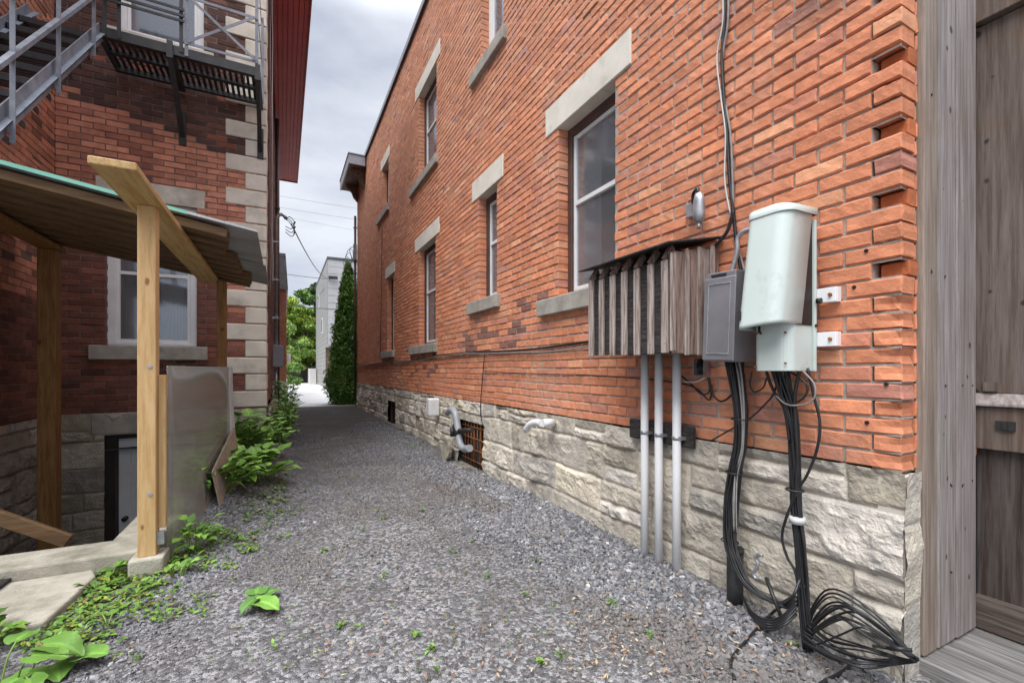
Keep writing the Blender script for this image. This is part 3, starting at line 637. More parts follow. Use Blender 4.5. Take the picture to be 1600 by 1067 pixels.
cable('wall_cable', wob([on_x(x, y, WX - .016) for (x, y) in ((757, 580), (800, 583), (860, 585), (920, 586), (1000, 592), (1062, 598), (1090, 608), (1108, 625), (1112, 600))], .004, 5), .0045, 'black_cable', 'thin black wire sagging along the bricks from the drop wire to the three pipes')
cable('drop_wire', [on_x(x, y, WX - .03) for (x, y) in ((757, 552), (755, 580), (751, 630), (752, 655), (757, 668))], .006, 'black_cable', 'short black wire hanging from the wall cable into the barred cellar window')
cable('drop_wire', [on_x(x, y, WX - .025) for (x, y) in ((597, 350), (596, 450), (594, 560))], .008, 'brown_frame', 'dark wire running straight down between the far narrow windows')
# riser cables above the service boxes
vp = [(1137, -900), (1130, -500), (1135, -250), (1133, -60), (1132, 30), (1128, 90), (1131, 150), (1136, 210), (1140, 280), (1146, 335), (1152, 388), (1158, 425)]
P3 = lambda L, X: [on_x(a, b, X) for a, b in L]
cable('riser_cable', P3(vp, WX - .022), .0095, 'black_cable', 'thick black cable dropping down the brick wall to the grey steel box')
cable('riser_cable', P3([(a - 5 + 3 * math.sin(i * 2.1), b) for i, (a, b) in enumerate(vp[:-2])], WX - .03), .0045, 'white_cable', 'thin white wire twisting beside the thick black riser cable')
cable('riser_cable', P3([(a + 3 + 3 * math.cos(i * 1.7), b) for i, (a, b) in enumerate(vp)], WX - .02), .006, 'grey_cable', 'thin grey wire twisting beside the thick black riser cable')
hose = P3([(1146, 330), (1142, 345), (1136, 362), (1124, 378), (1114, 388)], WX - .05)
g = G(); sp = spline(hose, 12); g.tube(sp, .010, 8, rs=[.0105 if i % 2 else .0085 for i in range(len(sp))]); obj('armoured_hose', g, 'black_cable', label='ribbed black armoured hose entering the top corner of the slatted wooden box', cat='hose', recalc=False)
cable('riser_conduit', P3([(1210, 350), (1180, 357), (1163, 362), (1153, 372), (1152, 392), (1147, 412), (1142, 430)], WX - .06), .013, 'galvanised', 'bent grey conduit from the pale green cabinet to the top of the grey steel box', 'conduit')

# ------------------------------------------------------------------ slatted wooden box
sb = thing('slatted_box', 'weathered wooden box with vertical battens and black boards on the brick wall', 'box', (2.0, 2.07, 1.31))
bx0, by0, by1, bz0, bz1 = 1.806, 1.725, 2.425, 1.312, 1.86
g = G(); g.box(bx0 + .03, bx0 + .045, by0 + .025, by1 - .02, bz0 + .004, bz1 - .045); g.box(bx0 + .045, WX - .006, by0 + .03, by1 - .02, bz0 + .012, bz0 + .03); g.box(bx0 + .05, WX - .006, by1 - .035, by1 - .02, bz0 + .01, bz1); g.box(bx0 + .12, bx0 + .13, by0 + .03, by1 - .02, bz0 + .03, bz1 + .025); obj('front_panel', g, 'black_plywood', sb)
for k in range(7):
    y = by0 + .018 + k * (by1 - by0 - .055) / 6; hgt = bz1 - random.uniform(.045, .06); g = G(); wd = random.uniform(.043, .050)
    g.box(bx0 + .012, bx0 + .029, y, y + wd, bz0 - random.uniform(0, .008), hgt); obj('batten', g, 'old_batten', sb, bevel=.003)
    g = G(); g.bar((bx0 + .018, y + wd / 2, hgt + .004), (bx0 + .07, y + wd / 2, bz1 + .024), .026, .03); obj('rafter_end', g, 'brown_batten', sb)
xq = bx0 + .004
for k, wd in enumerate((.030, .072, .026, .066, .030, .070, .028, .055)):
    x0, x1 = xq, min(xq + wd, WX - .010); xq = x1 + .0015; prow = k % 2 == 0; g = G(); top = bz1 - .012 + (x0 - bx0) * .22 - random.uniform(0, .012)
    g.box(x0 - (.003 if prow else .004), x1 + (.003 if prow else .004), by0 - (.020 if prow else .006), by0 + (-.0065 if prow else .012), bz0 + random.uniform(-.014, .012), top); obj('side_board', g, 'old_batten' if prow or k == 5 else 'brown_batten', sb, bevel=.003)
g = G(); g.prism([(bx0 - .045, by0 - .045, bz1 + .012), (WX - .012, by0 - .045, bz1 + .098), (WX - .012, by0 - .045, bz1 + .108), (bx0 - .045, by0 - .045, bz1 + .022)], (0, by1 - by0 + .09, 0)); obj('lid', g, 'black_plywood', sb, bevel=.002)

# three pipes under it, their board
for (y, lab, zb) in ((2.222, 'pale grey plastic pipe under the slatted box, the one nearest the cellar window', 0), (2.098, 'pale grey plastic pipe under the slatted box, the middle one of three', 0), (1.953, 'pale grey plastic pipe under the slatted box, the one nearest the steel box', 0)):
    t = thing('conduit_pipe', lab, 'pipe', (2.11, y, 0), 'grey pipes under the slatted box'); xp = 2.115
    g = G(); g.tube([(xp + .004, y + .006, -.1), (xp, y, .6), (xp, y, 1.325)], .0255, 16); obj('pipe', g, 'pvc_grey', t)
    g = G(); g.tube([(xp, y, .80), (xp, y, .822)], .0285, 16); g.box(xp - .01, xp + .035, y - .045, y - .024, .802, .820); obj('clamp', g, 'galvanised', t)
g = G(); g.box(2.142, 2.172, 1.86, 2.40, .755, .885); obj('backing_board', g, 'black_plywood', bevel=.004, label='dark wooden board behind the three grey pipes', cat='board')

# grey light fitting above the box
for k in range(7):
    for z in (bz0 + .05, bz1 - .10): y = by0 + .018 + k * (by1 - by0 - .055) / 6 + .017; g = G(); g.tube([(bx0 + .0125, y, z), (bx0 + .0105, y, z)], .0035, 6); obj('nail', g, 'rust', sb)
lf = thing('light_fitting', 'small grey cast light fitting on a square box above the slatted box', 'light', (WX - .05, 1.88, 2.05))
g = G(); g.box(WX - .04, WX - .004, 1.868, 1.928, 2.13, 2.215); obj('back_box', g, 'galvanised', lf, bevel=.004)
g = G(); g.sm = True
prof = [(.0, .012), (.012, .030), (.05, .036), (.13, .034), (.165, .026), (.18, .010)]
for (z, r) in prof:
    for k in range(12): a = k * math.pi / 6; g.v.append((WX - .075 + r * .8 * math.cos(a), 1.80 + r * math.sin(a), 2.06 + z))
for i in range(len(prof) - 1):
    for k in range(12): a = i * 12 + k; b = i * 12 + (k + 1) % 12; g.face([a, b, b + 12, a + 12])
g.face(list(range(12))[::-1]); g.face([60 + k for k in range(12)]); obj('body', g, 'galvanised', lf)
g = G(); g.tube([(WX - .075, 1.80, 2.03), (WX - .075, 1.80, 2.062)], .012, 8); obj('nozzle', g, 'galvanised', lf)
g = G(); g.tube(spline([(WX - .03, 1.88, 2.20), (WX - .05, 1.86, 2.255), (WX - .075, 1.81, 2.262), (WX - .082, 1.80, 2.235)]), .010, 7); obj('arm', g, 'black_cable', lf)

# grey steel box, tilted
gb = thing('steel_box', 'tilted grey steel service box with a plain door between slatted box and green cabinet', 'box', (2.05, 1.54, 1.26))
def tilt(pts, c, ang):   # leans the box along the wall
    ca, sa = math.cos(ang), math.sin(ang); return [(p[0], c[1] + (p[1] - c[1]) * ca - (p[2] - c[2]) * sa, c[2] + (p[1] - c[1]) * sa + (p[2] - c[2]) * ca) for p in pts]
def tpart(name, g, mat, par, **k): g.v = tilt(g.v, (0, 1.54, 1.26), R(2.2)); return obj(name, g, mat, par, **k)
g = G(); g.box(1.965, WX - .03, 1.462, 1.632, 1.262, 1.715); tpart('case', g, 'grey_steel_box', gb, bevel=.006, seg=2)
dr = tpart('door', G().box(1.955, 1.963, 1.455, 1.638, 1.268, 1.685), 'grey_steel_box', gb, bevel=.004)
g = G()
for (a, b, c, d) in ((1.480, 1.484, 1.30, 1.655), (1.606, 1.610, 1.30, 1.655), (1.484, 1.606, 1.30, 1.304), (1.484, 1.606, 1.651, 1.655)): g.box(1.951, 1.9548, a, b, c, d)
tpart('raised_rib', g, 'galvanised', dr, bevel=.0015)
tpart('slot', G().box(1.958, 1.9645, 1.515, 1.60, 1.694, 1.704), 'black_iron', gb)

# pale green telephone cabinet
tcab = thing('service_cabinet', 'pale green metal cable cabinet with its front cover ajar', 'cabinet', (2.05, 1.27, 1.21))
def dshape(y0, y1, xb, xf, rad, n=7, crown=.012):
    pts = [(xb, y0)]; 
    for k in range(n): a = math.pi / 2 * k / (n - 1); pts.append((xf + rad - rad * math.sin(a), y0 + rad * 1.15 - rad * 1.15 * math.cos(a)))
    for k in range(n): a = math.pi / 2 * k / (n - 1); pts.append((xf + rad - rad * math.cos(a), y1 - rad * .8 + rad * .8 * math.sin(a)))
    pts.append((xb, y1)); return pts
g = G(); g.prism([(x, y, 1.215) for x, y in dshape(1.188, 1.36, 2.135, 1.965, .045)], (0, 0, .66)); obj('housing', g, 'pale_green_paint', tcab, bevel=.003)
g = G(); g.box(2.137, 2.152, 1.176, 1.372, 1.213, 1.90); obj('back_plate', g, 'pale_green_paint', tcab, bevel=.003)
def cover():
    g = G(); sect = dshape(1.180, 1.374, 2.128, 1.948, .050, 9); zs = [1.405, 1.42, 1.6, 1.8, 1.925, 1.945]; hz = 1.94
    g.sm = True
    for zi, z in enumerate(zs):
        sh = (hz - z) * .155; sag = 0
        for (x, y) in sect: 
            zz = z - (.018 * max(0, (2.05 - x) / .1) if zi < 2 else 0) * 0
            g.v.append((x - sh, y + .004, zz + (.018 * (1.374 - y) / .19 if zi < 2 else 0)))
    n = len(sect)
    for i in range(len(zs) - 1):
        for k in range(n - 1): a = i * n + k; g.face([a, a + 1, a + n + 1, a + n])
    c = obj('cover', g, 'pale_green_paint', tcab, recalc=False, solid=.004)
    g = G(); s2 = dshape(1.172, 1.382, 2.150, 1.938, .055, 9)
    ztop = [1.945 + .016 * math.cos(min(1, abs((y - 1.277) / .12)) * 1.57) - (2.15 - x) * .02 for x, y in s2]
    o = len(g.v); n = len(s2); g.sm = True
    for (x, y) in s2: g.v.append((x, y, 1.918))
    for (x, y), z in zip(s2, ztop): g.v.append((x, y, z))
    for k in range(n): a, b = k, (k + 1) % n; g.face([a, b, b + n, a + n])
    i0 = len(g.v)
    for (x, y), z in zip(s2, ztop): g.v.append((2.06 + (x - 2.06) * .72, 1.277 + (y - 1.277) * .72, z + .010))
    for k in range(n): a, b = k + n, (k + 1) % n + n; g.face([a, b, i0 + (k + 1) % n, i0 + k])
    g.face([i0 + k for k in range(n)]); obj('cap', g, 'pale_green_paint', tcab)
    g = G(); g.box(1.868, 1.874, 1.352, 1.356, 1.445, 1.49); obj('slot', g, 'black_iron', c)
    g = G(); g.tube([(1.94, 1.31, 1.42), (1.94, 1.31, 1.395), (1.935, 1.298, 1.385)], .006, 6); obj('latch', g, 'black_iron', c)
cover()
g = G(); g.box(2.01, 2.13, 1.185, 1.1865, 1.42, 1.88); obj('gap_shade_sheet', g, 'dark_frame', tcab)  # dark sheet stands in for the shaded gap behind the cover
g = G()
for (y, z) in ((1.205, 1.25), (1.205, 1.385), (1.345, 1.235), (1.34, 1.39)): g.tube([(1.968, y, z), (1.9615, y, z)], .005, 8)
obj('screws', g, 'rust', tcab)
for z in (1.553, 1.357):
    g = G(); g.box(2.155, 2.165, 1.10, 1.22, z - .032, z + .032); g.box(2.166, WX - .002, 1.10, 1.145, z - .032, z + .032); br = obj('bracket', g, 'pvc_grey', tcab, bevel=.002)
    g = G(); g.tube([(2.156, 1.122, z), (2.146, 1.122, z)], .008, 8); obj('bolt', g, 'rust', br)
g = G(); g.tube([(2.14, 1.170, 1.53), (2.14, 1.152, 1.53)], .012, 10); g.tube([(2.14, 1.176, 1.42), (2.14, 1.170, 1.42)], .007, 8); obj('lock', g, 'black_bolt', tcab)

# open outlet box under the slatted box
ob_ = thing('outlet_box', 'open grey metal outlet box with bare wires under the slatted box', 'box', (WX - .03, 1.82, 1.2))
g = G(); z0, z1, y0, y1 = 1.185, 1.285, 1.782, 1.858
g.box(WX - .055, WX - .003, y0, y0 + .004, z0, z1); g.box(WX - .055, WX - .003, y1 - .004, y1, z0, z1); g.box(WX - .055, WX - .003, y0 + .004, y1 - .004, z0, z0 + .004); g.box(WX - .007, WX - .003, y0 + .004, y1 - .004, z0 + .004, z1); obj('case', g, 'galvanised', ob_)
g = G()
for k in range(5): g.tube(spline([(WX - .02, y0 + .015 + .012 * k, z1), (WX - .045, y0 + .02 + .009 * k, z0 + .05), (WX - .03, y0 + .03 + .006 * k, z0 + .012)]), .004, 5)
obj('loose_wires', g, 'black_cable', ob_)

# ------------------------------------------------------------------ cable bundles
def strands(path, n, spread, r, seed, g, X=None, twist=1.0, flat=.6):
    rr = random.Random(seed)
    for k in range(n):
        a0 = rr.uniform(0, 6.28); rad = spread * math.sqrt(rr.random()); ph = rr.uniform(-1.2, 1.2) * twist; pts = []
        for i, p in enumerate(path):
            s = 1.0 if len(p) < 4 else p[3]; a = a0 + ph * i * .35; j = .3 * spread
            pts.append((p[0] + flat * rad * s * math.cos(a) + rr.uniform(-j, j) * .3, p[1] + rad * s * math.sin(a) + rr.uniform(-j, j) * .4, p[2]))
        g.tube(spline(pts, 5), r * rr.uniform(.75, 1.25), 6)
def pth(L, X): return [(*on_x(a, b, X - d), s) for (a, b, d, s) in [(q + (0, 1))[:4] if len(q) == 2 else q for q in L]]
BX = 2.10
b1 = thing('cable_bundle', 'thick bundle of black cables hanging from the grey steel box', 'cable bundle', on_x(1145, 880, BX))
g = G(); strands(pth([(1147, 560, 0, 1.5), (1152, 600, 0, 1.3), (1157, 640, 0, 1.1), (1156, 690, 0, 1), (1147, 740, .01, 1.05), (1140, 790, .02, 1.1), (1139, 840, .045, 1), (1146, 870, .06, .9), (1162, 905, .07, .9), (1190, 930, .07, .9), (1225, 945, .06, .8), (1250, 935, .04, .8)], BX), 48, .037, .0046, 5, g); obj('cables', g, 'black_cable', b1, recalc=False)
g = G(); strands(pth([(1150, 560), (1156, 600), (1160, 650), (1158, 700), (1150, 740), (1147, 780, .03, 1), (1148, 830, .03, 1)], BX - .02), 3, .028, .004, 15, g); obj('grey_wires', g, 'grey_cable', b1, recalc=False)
for (px, py) in ((1156, 655), (1147, 738), (1140, 845)):
    p = on_x(px, py, BX - .015); g = G(); g.tube([(p[0] + .034 * math.cos(t), p[1] + .044 * math.sin(t), p[2]) for t in np.linspace(0, 6.28, 14)], .004, 5); obj('tie', g, 'black_iron', b1)
st = thing('ground_duct', 'black plastic duct stub rising from the gravel by the stone base', 'duct', (2.10, 1.555, -.05))
g = G(); P0, P1 = (2.10, 1.552, -.12), (2.112, 1.560, .272); g.tube([P0, P1], .040, 16); obj('tube', g, 'black_iron', st)
g = G(); g.tube([(2.112, 1.560, .268), (2.112, 1.560, .288)], .044, 16); obj('collar', g, 'black_iron', st)
b2 = thing('cable_bundle', 'tied bundle of black cables hanging from the pale green cabinet into the gravel', 'cable bundle', on_x(1258, 1010, 2.06))
g = G(); strands(pth([(1216, 570, 0, 1.6), (1226, 610, 0, 1.5), (1236, 650, 0, 1.1), (1240, 700, 0, .9), (1242, 760, .01, .8), (1244, 800, .02, .85), (1249, 850, .03, .9), (1253, 900, .035, .8), (1256, 950, .05, .8), (1262, 1015, .07, .7)], 2.09), 30, .027, .0046, 7, g); obj('cables', g, 'black_cable', b2, recalc=False)
for (px, py, m, r) in ((1242, 765, 'black_iron', .005), (1246, 812, 'silver_tape', .0), (1253, 916, 'silver_tape', .0)):
    p = on_x(px, py, 2.065); g = G()
    if r: g.tube([(p[0] + .032 * math.cos(t), p[1] + .036 * math.sin(t), p[2]) for t in np.linspace(0, 6.28, 14)], r, 5)
    else: g.tube([(p[0], p[1], p[2] - .014), (p[0], p[1], p[2] + .014)], .032 if py < 900 else .022, 14)
    obj('tie' if r else 'tape', g, m, b2)
def loose(L, X, r=.0052, mat='black_cable', lab='', cat='cable', nm='loose_cable'): return cable(nm, [on_x(a, b, X - (c[0] if c else 0)) for a, b, *c in L], r, mat, lab, cat)
loose([(1262, 575), (1272, 620), (1281, 660), (1277, 700), (1262, 740), (1246, 765)], 2.08, .006, lab='single black cable bowing out from the green cabinet and back to its bundle')
loose([(1218, 575), (1210, 612), (1195, 632), (1170, 655), (1140, 672), (1112, 688)], 2.10, .0045, lab='black wire crossing from the green cabinet bundle to the bricks under the pipes')
loose([(1255, 580), (1272, 600), (1272, 622), (1255, 632), (1230, 632), (1212, 618)], 2.06, .004, 'grey_cable', 'loose grey loop of wire just under the green cabinet')
loose([(1232, 580), (1250, 590), (1262, 605), (1255, 622), (1238, 630), (1225, 628)], 2.07, .005, lab='loose black loop of cable just under the green cabinet')
loose([(1196, 575), (1204, 600), (1214, 620), (1226, 640), (1234, 690)], 2.08, .007, lab='thick black cable joining the green cabinet bundle from its far side')
loose([(1250, 575), (1242, 620), (1243, 660), (1246, 720), (1243, 770)], 2.07, .008, lab='thick glossy black cable straight down the front of the green cabinet bundle')
loose([(1062, 585), (1080, 600), (1095, 615), (1108, 612), (1107, 590)], 2.15, .005, lab='black wire looping from the outlet box towards the pipes')
loose([(1108, 590), (1114, 615), (1126, 627), (1142, 618), (1150, 600)], 2.15, .006, lab='black wire looping from the outlet box to the steel box bundle')
loose([(1066, 596), (1085, 597), (1102, 590)], 2.14, .0035, 'white_cable', 'short thin white wire at the outlet box')
loose([(1244, 770), (1228, 810), (1222, 840), (1230, 870), (1242, 892), (1250, 930)], 2.05, .006, lab='loose black cable hanging beside the tape of the green cabinet bundle')
loose([(1175, 580), (1172, 600), (1178, 612), (1192, 606), (1198, 590)], 2.12, .004, lab='short black wire loop between the steel box and the green cabinet')
# cable pile on the gravel
pile = thing('cable_pile', 'tangled loops of spare black cable lying on the gravel by the gate step', 'cable pile', (2.02, 1.08, 0))
g = G(); rr = random.Random(4)
for k in range(15):
    q = k / 14; d0 = .015 + .15 * q + rr.uniform(-.02, .02); u1, u2 = rr.uniform(-11, 9), rr.uniform(-13, 11)
    L = [(1262 + rr.uniform(-3, 6), 995 + rr.uniform(-18, 12), d0 * .8), (1268 + 12 * q, 960 + 36 * q + u1, d0), (1290 + 26 * q, 931 + 50 * q + u1, d0 + .01), (1322 + 26 * q, 930 + 60 * q + u2, d0 + .02), (1375 + 10 * q, 968 + 44 * q + u2, d0 * .8 + .02), (1412, 1006 + 14 * q, d0 * .6 + .02), (1434 + rr.uniform(-6, 2), 1030 + rr.uniform(-5, 4), d0 * .4 + .02)]
    g.tube(spline([on_x(a, b, 2.12 - d) for a, b, d in L], 8), rr.uniform(.0030, .0046), 6)
for k in range(11):
    e1, e2 = rr.uniform(-6, 6), rr.uniform(-5, 5); L = [(1255 + rr.uniform(-4, 6), 955 + k * 5, .05 + .012 * k), (1296 + e1, 990 + k * 4 + e2, .07 + .012 * k), (1350, 1012 + k * 2.5 + e1, .07 + .011 * k), (1400, 1025 + k * 1.2, .06), (1432, 1033, .05)]
    g.tube(spline([on_x(a, b, 2.12 - d) for a, b, d in L], 8), rr.uniform(.0030, .0046), 6)
for k in range(5):
    L = [(1245, 935 + 6 * k, .10), (1225, 960 + 4 * k, .13 + .01 * k), (1200, 968 + 4 * k, .14 + .01 * k), (1175, 955 + 2 * k, .10), (1160, 930, .05)]
    g.tube(spline([on_x(a, b, 2.13 - d) for a, b, d in L], 8), .005, 6)
obj('loops', g, 'black_cable', pile, recalc=False)
gz = lambda px, py, dz=.012: (lambda p: (p[0], p[1], float(gheight(p[0], p[1])) + dz))(on_z(px, py))
cable('ground_cable', [on_x(1250, 905, 2.03), on_x(1236, 935, 1.98), gz(1205, 970, .03), gz(1165, 1005), gz(1143, 1035), gz(1148, 1067)], .0065, 'black_cable', 'single black cable trailing from the bundle over the gravel to the bottom edge')
cable('ground_cable', [on_x(1425, 1015, 2.0), on_x(1392, 1012, 1.98), gz(1355, 1022, .04), gz(1320, 1048), gz(1285, 1067), gz(1270, 1085)], .007, 'black_cable', 'single black cable running from the gate step forward over the gravel')
cable('ground_cable', [gz(1262, 990), gz(1300, 1010), gz(1335, 1030), gz(1380, 1041), gz(1420, 1040)], .004, 'grey_cable', 'thin grey wire curving over the gravel in front of the cable pile')
g = G(); g.tube([on_x(1197, 902, 2.05), on_x(1220, 962, 2.0)], .009, 8); obj('cable_stub', g, 'black_cable', label='short stiff black cable stub leaning out of the gravel between the bundles', cat='cable')
hk = P3([(1192, 868), (1186, 866), (1181, 872), (1184, 880), (1182, 888), (1177, 895), (1181, 903), (1190, 903)], 2.09)
g = G(); g.tube(spline(hk, 6), .009, 8); obj('wall_hook', g, 'galvanised', label='bent galvanised pipe hook on the stone base between the cable bundles', cat='hook', recalc=False)

# vent pipes on the stone base
vpipe = thing('vent_pipe', 'grey plastic drain pipe bending down in front of the barred cellar window', 'pipe', (2.05, 5.9, .2))
vx = 2.03
g = G(); g.tube(spline(P3([(699, 645), (705, 640), (711, 645), (714, 660), (716, 672), (717, 682), (720, 695), (726, 701), (734, 700)], vx), 6), .045, 14); obj('pipe', g, 'grey_plastic', vpipe)
g = G(); g.tube([on_x(713, 664, vx), on_x(717, 680, vx)], .056, 14); g.tube([on_x(706, 668, vx - .02), on_x(707, 682, vx - .02)], .03, 8); obj('coupling', g, 'black_iron', vpipe)
g = G(); g.tube([on_x(716, 673, vx), on_x(738, 672, vx + .02)], .03, 12); obj('branch', g, 'dark_frame', vpipe)
g = G(); g.box(vx - .03, 2.18, 6.72, 6.86, .50, .78); obj('foam_patch', g, 'white_paint', vpipe, bevel=.03, seg=3)
fl = thing('float_stone', 'round pale flat stone leaning under the grey drain pipe', 'stone', on_x(712, 720, 2.03))
g = G(); g.prism([(2.02 + .02 * math.sin(t), 6.02 + .16 * math.cos(t), .10 + .15 * math.sin(t)) for t in np.linspace(0, 6.0, 14)], (.06, 0, .0)); obj('slab', g, 'concrete', fl, bevel=.01)
g = G(); g.tube(spline(P3([(846, 661), (838, 660), (829, 663), (822, 671)], 2.06) , 6), .032, 14); e = P3([(848, 661)], 2.06)[0]; g.tube([e, (2.17, e[1], e[2])], .036, 14); obj('pipe_elbow', g, 'white_paint', label='short white plastic pipe elbow sticking out of the stone base', cat='pipe')

# ------------------------------------------------------------------ gate at the near corner
gt = thing('board_gate', 'tall weathered grey brown board gate beside the brick corner', 'gate', (2.6, .6, .12))
for k, (x0, x1, y0, m) in enumerate(((2.324, 2.436, .858, 'tan_board'), (2.446, 2.606, .856, 'weathered_board'), (2.611, 2.806, .852, 'weathered_board'))):
    g = G(); g.box(x0, x1, y0, y0 + .035, .052, 3.4); obj('post_board', g, m, gt, bevel=.006, seg=2)
g = G(); g.box(2.40, 2.845, .869, .95, .05, 3.39); obj('post', g, 'gate_plank', gt)
X0 = 2.828
ye = .868
for k in range(4):
    y1 = ye - k * .312; y0 = y1 - .308
    g = G(); g.box(X0 + .016, X0 + .045, y0, y1, 1.115, 2.79); obj('upper_plank', g, 'gate_plank', gt, bevel=.003)
    g = G(); g.box(X0 + .030, X0 + .055, y0, y1, .15, .86); obj('lower_plank', g, 'dark_plank', gt, bevel=.003)
g = G(); g.box(X0 - .004, X0 + .05, ye - 1.3, ye, .862, 1.055); mid = obj('middle_rail', g, 'gate_plank', gt, bevel=.004)
g = G(); g.prism([(X0 - .022, ye, 1.057), (X0 - .022, ye, 1.07), (X0 + .016, ye, 1.115), (X0 + .05, ye, 1.115), (X0 + .05, ye, 1.057)], (0, -1.3, 0)); obj('rail_cap', g, 'weathered_board', gt, bevel=.003)
g = G(); g.box(X0 - .006, X0 + .05, ye - 1.3, ye, .045, .19); obj('bottom_rail', g, 'gate_rail', gt, bevel=.004)
g = G(); g.box(X0 - .02, X0 + .10, ye - 1.3, ye + .06, 2.795, 2.99); obj('head_beam', g, 'gate_plank', gt, bevel=.004)
g = G(); g.box(X0 - .014, X0 - .004, ye - .135, ye - .075, .955, .995); g.box(X0 - .020, X0 - .0145, ye - .112, ye - .098, .958, .992); obj('latch', g, 'black_iron', mid)
for (xa, ya) in ((2.38, .858), (2.50, .856), (2.56, .856), (2.66, .852), (2.76, .852)):
    for z in random.sample((.35, .72, 1.15, 1.62, 1.98, 2.35), 2): g = G(); g.tube([(xa + random.uniform(-.01, .01), ya + .002, z + random.uniform(-.02, .02)), (xa, ya - .0015, z)], .004, 6); obj('nail', g, 'black_bolt', gt)
g = G(); g.box(X0 + .002, X0 + .015, ye - .075, ye - .03, 1.125, 1.165); obj('hinge_block', g, 'gate_plank', gt)
g = G(); g.box(2.30, 2.56, -1.2, .905, -.08, .046); g2 = G()
obj('step_beam', g, 'grey_sleeper', bevel=.012, seg=2, label='weathered grey timber step edge in front of the board gate', cat='step')
g = G(); g.box(2.564, 3.3, -1.2, .905, -.08, .040); obj('step_board', g, 'grey_sleeper', bevel=.008, label='flat grey step boards right under the board gate', cat='step')

# ------------------------------------------------------------------ dark brick house on the left
LY = 7.0; LX1 = -.21; LX0 = -2.34; LZ0 = .705; LC = .075; LTOP = 8.05
frL = Fr((0, LY, 0), (1, 0, 0), (0, -1, 0)); frA = Fr((LX1, 0, 0), (0, 1, 0), (1, 0, 0)); frG = Fr((LX0, 0, 0), (0, 1, 0), (1, 0, 0))
left = thing('brick_house', 'dark brown brick house with pale corner stones and red eaves', 'building', (-1.2, 9, 0))
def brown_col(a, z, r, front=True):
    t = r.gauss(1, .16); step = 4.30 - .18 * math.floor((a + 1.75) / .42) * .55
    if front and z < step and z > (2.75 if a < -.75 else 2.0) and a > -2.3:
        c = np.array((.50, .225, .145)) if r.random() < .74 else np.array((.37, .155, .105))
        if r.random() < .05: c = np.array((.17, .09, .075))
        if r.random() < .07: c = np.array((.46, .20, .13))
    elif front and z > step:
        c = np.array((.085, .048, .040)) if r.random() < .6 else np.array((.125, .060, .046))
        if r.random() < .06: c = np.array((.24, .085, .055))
    else:  # alley brick; below the canopy, brick darkened to stand in for shade
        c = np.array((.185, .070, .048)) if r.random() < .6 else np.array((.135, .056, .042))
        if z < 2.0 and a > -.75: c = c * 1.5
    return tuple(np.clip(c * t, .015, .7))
LW = [(-1.885, -.99, 1.52, 3.30), (-1.78, -.915, 5.34, 7.05)]
holesL = [(a, b, z0, z1) for a, b, z0, z1 in LW]
rowsL = 97
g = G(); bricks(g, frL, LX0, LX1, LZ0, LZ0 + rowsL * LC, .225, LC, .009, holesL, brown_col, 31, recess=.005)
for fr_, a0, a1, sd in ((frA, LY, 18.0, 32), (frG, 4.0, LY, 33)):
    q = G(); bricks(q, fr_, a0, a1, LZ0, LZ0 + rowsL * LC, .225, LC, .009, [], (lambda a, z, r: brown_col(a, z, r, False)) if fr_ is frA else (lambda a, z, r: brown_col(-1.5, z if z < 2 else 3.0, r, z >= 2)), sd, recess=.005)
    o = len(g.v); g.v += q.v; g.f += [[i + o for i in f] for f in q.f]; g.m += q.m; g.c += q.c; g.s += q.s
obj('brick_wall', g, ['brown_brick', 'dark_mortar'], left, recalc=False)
DOOR = (-1.90, -.93, -1.66, .44)
al = np.unique(np.r_[np.arange(LX0, LX1 + .02, .0115), DOOR[0], DOOR[1]])
rock_wall('stone_foundation', Fr((0, LY - .004, 0), (1, 0, 0), (0, -1, 0)), al, -1.66, LZ0, [.20, .26, .34, .30, .22], .35, .95, .020, 41, left, (DOOR,), tint=(.42, .385, .335), mortar_c=(.33, .30, .26))
rock_wall('stone_foundation', Fr((LX0 + .004, 0, 0), (0, 1, 0), (1, 0, 0)), np.arange(4.0, 7.0, .014), -1.66, LZ0, [.17, .24, .14, .30, .20], .22, .62, .050, 42, left, tint=(.36, .33, .30), mortar_c=(.2, .18, .165))
rock_wall('stone_foundation', Fr((LX1 + .02, 0, 0), (0, 1, 0), (1, 0, 0)), np.r_[np.arange(6.96, 9, .014), np.arange(9, 18, .05)], -.05, LZ0, [.22, .26, .24], .35, .8, .06, 43, left, tint=(.46, .42, .36))
for k in range(32):
    zq = .716 + k * .2255; lf, ls = (.465, .24) if k % 2 == 0 else (.24, .465)
    g = G(); g.box(LX1 - lf, LX1 + .014, LY - .014, LY + ls, zq + .006, zq + .2195); obj('quoin', g, 'quoin_stone', left, bevel=.013, seg=3)
for (a, b, z0, z1), cm, cu in zip(LW, ('curtain_green', 'curtain'), ('sides', 'none')):
    sash_window(left, frL, a, b, z0, z1, .05, 'white_paint', 'white_paint', cu, midz=.52, fw=.075, cm=cm)
g = G(); g.lbox(frL, -1.985, -.905, 3.305, 3.535, -.15, .006); obj('lintel', g, 'quoin_stone', left, bevel=.006)
g = G(); g.lbox(frL, -2.04, -.87, 1.345, 1.515, -.15, .05); obj('sill', g, 'grey_stone_sill', left, bevel=.008)
g = G(); g.lbox(frL, -1.9, -.80, 5.19, 5.335, -.15, .05); obj('sill', g, 'quoin_stone', left, bevel=.008)
g = G(); g.lbox(frL, -2.02, -.72, .452, .70, -.2, .022); obj('lintel', g, 'grey_stone_sill', left, bevel=.008)
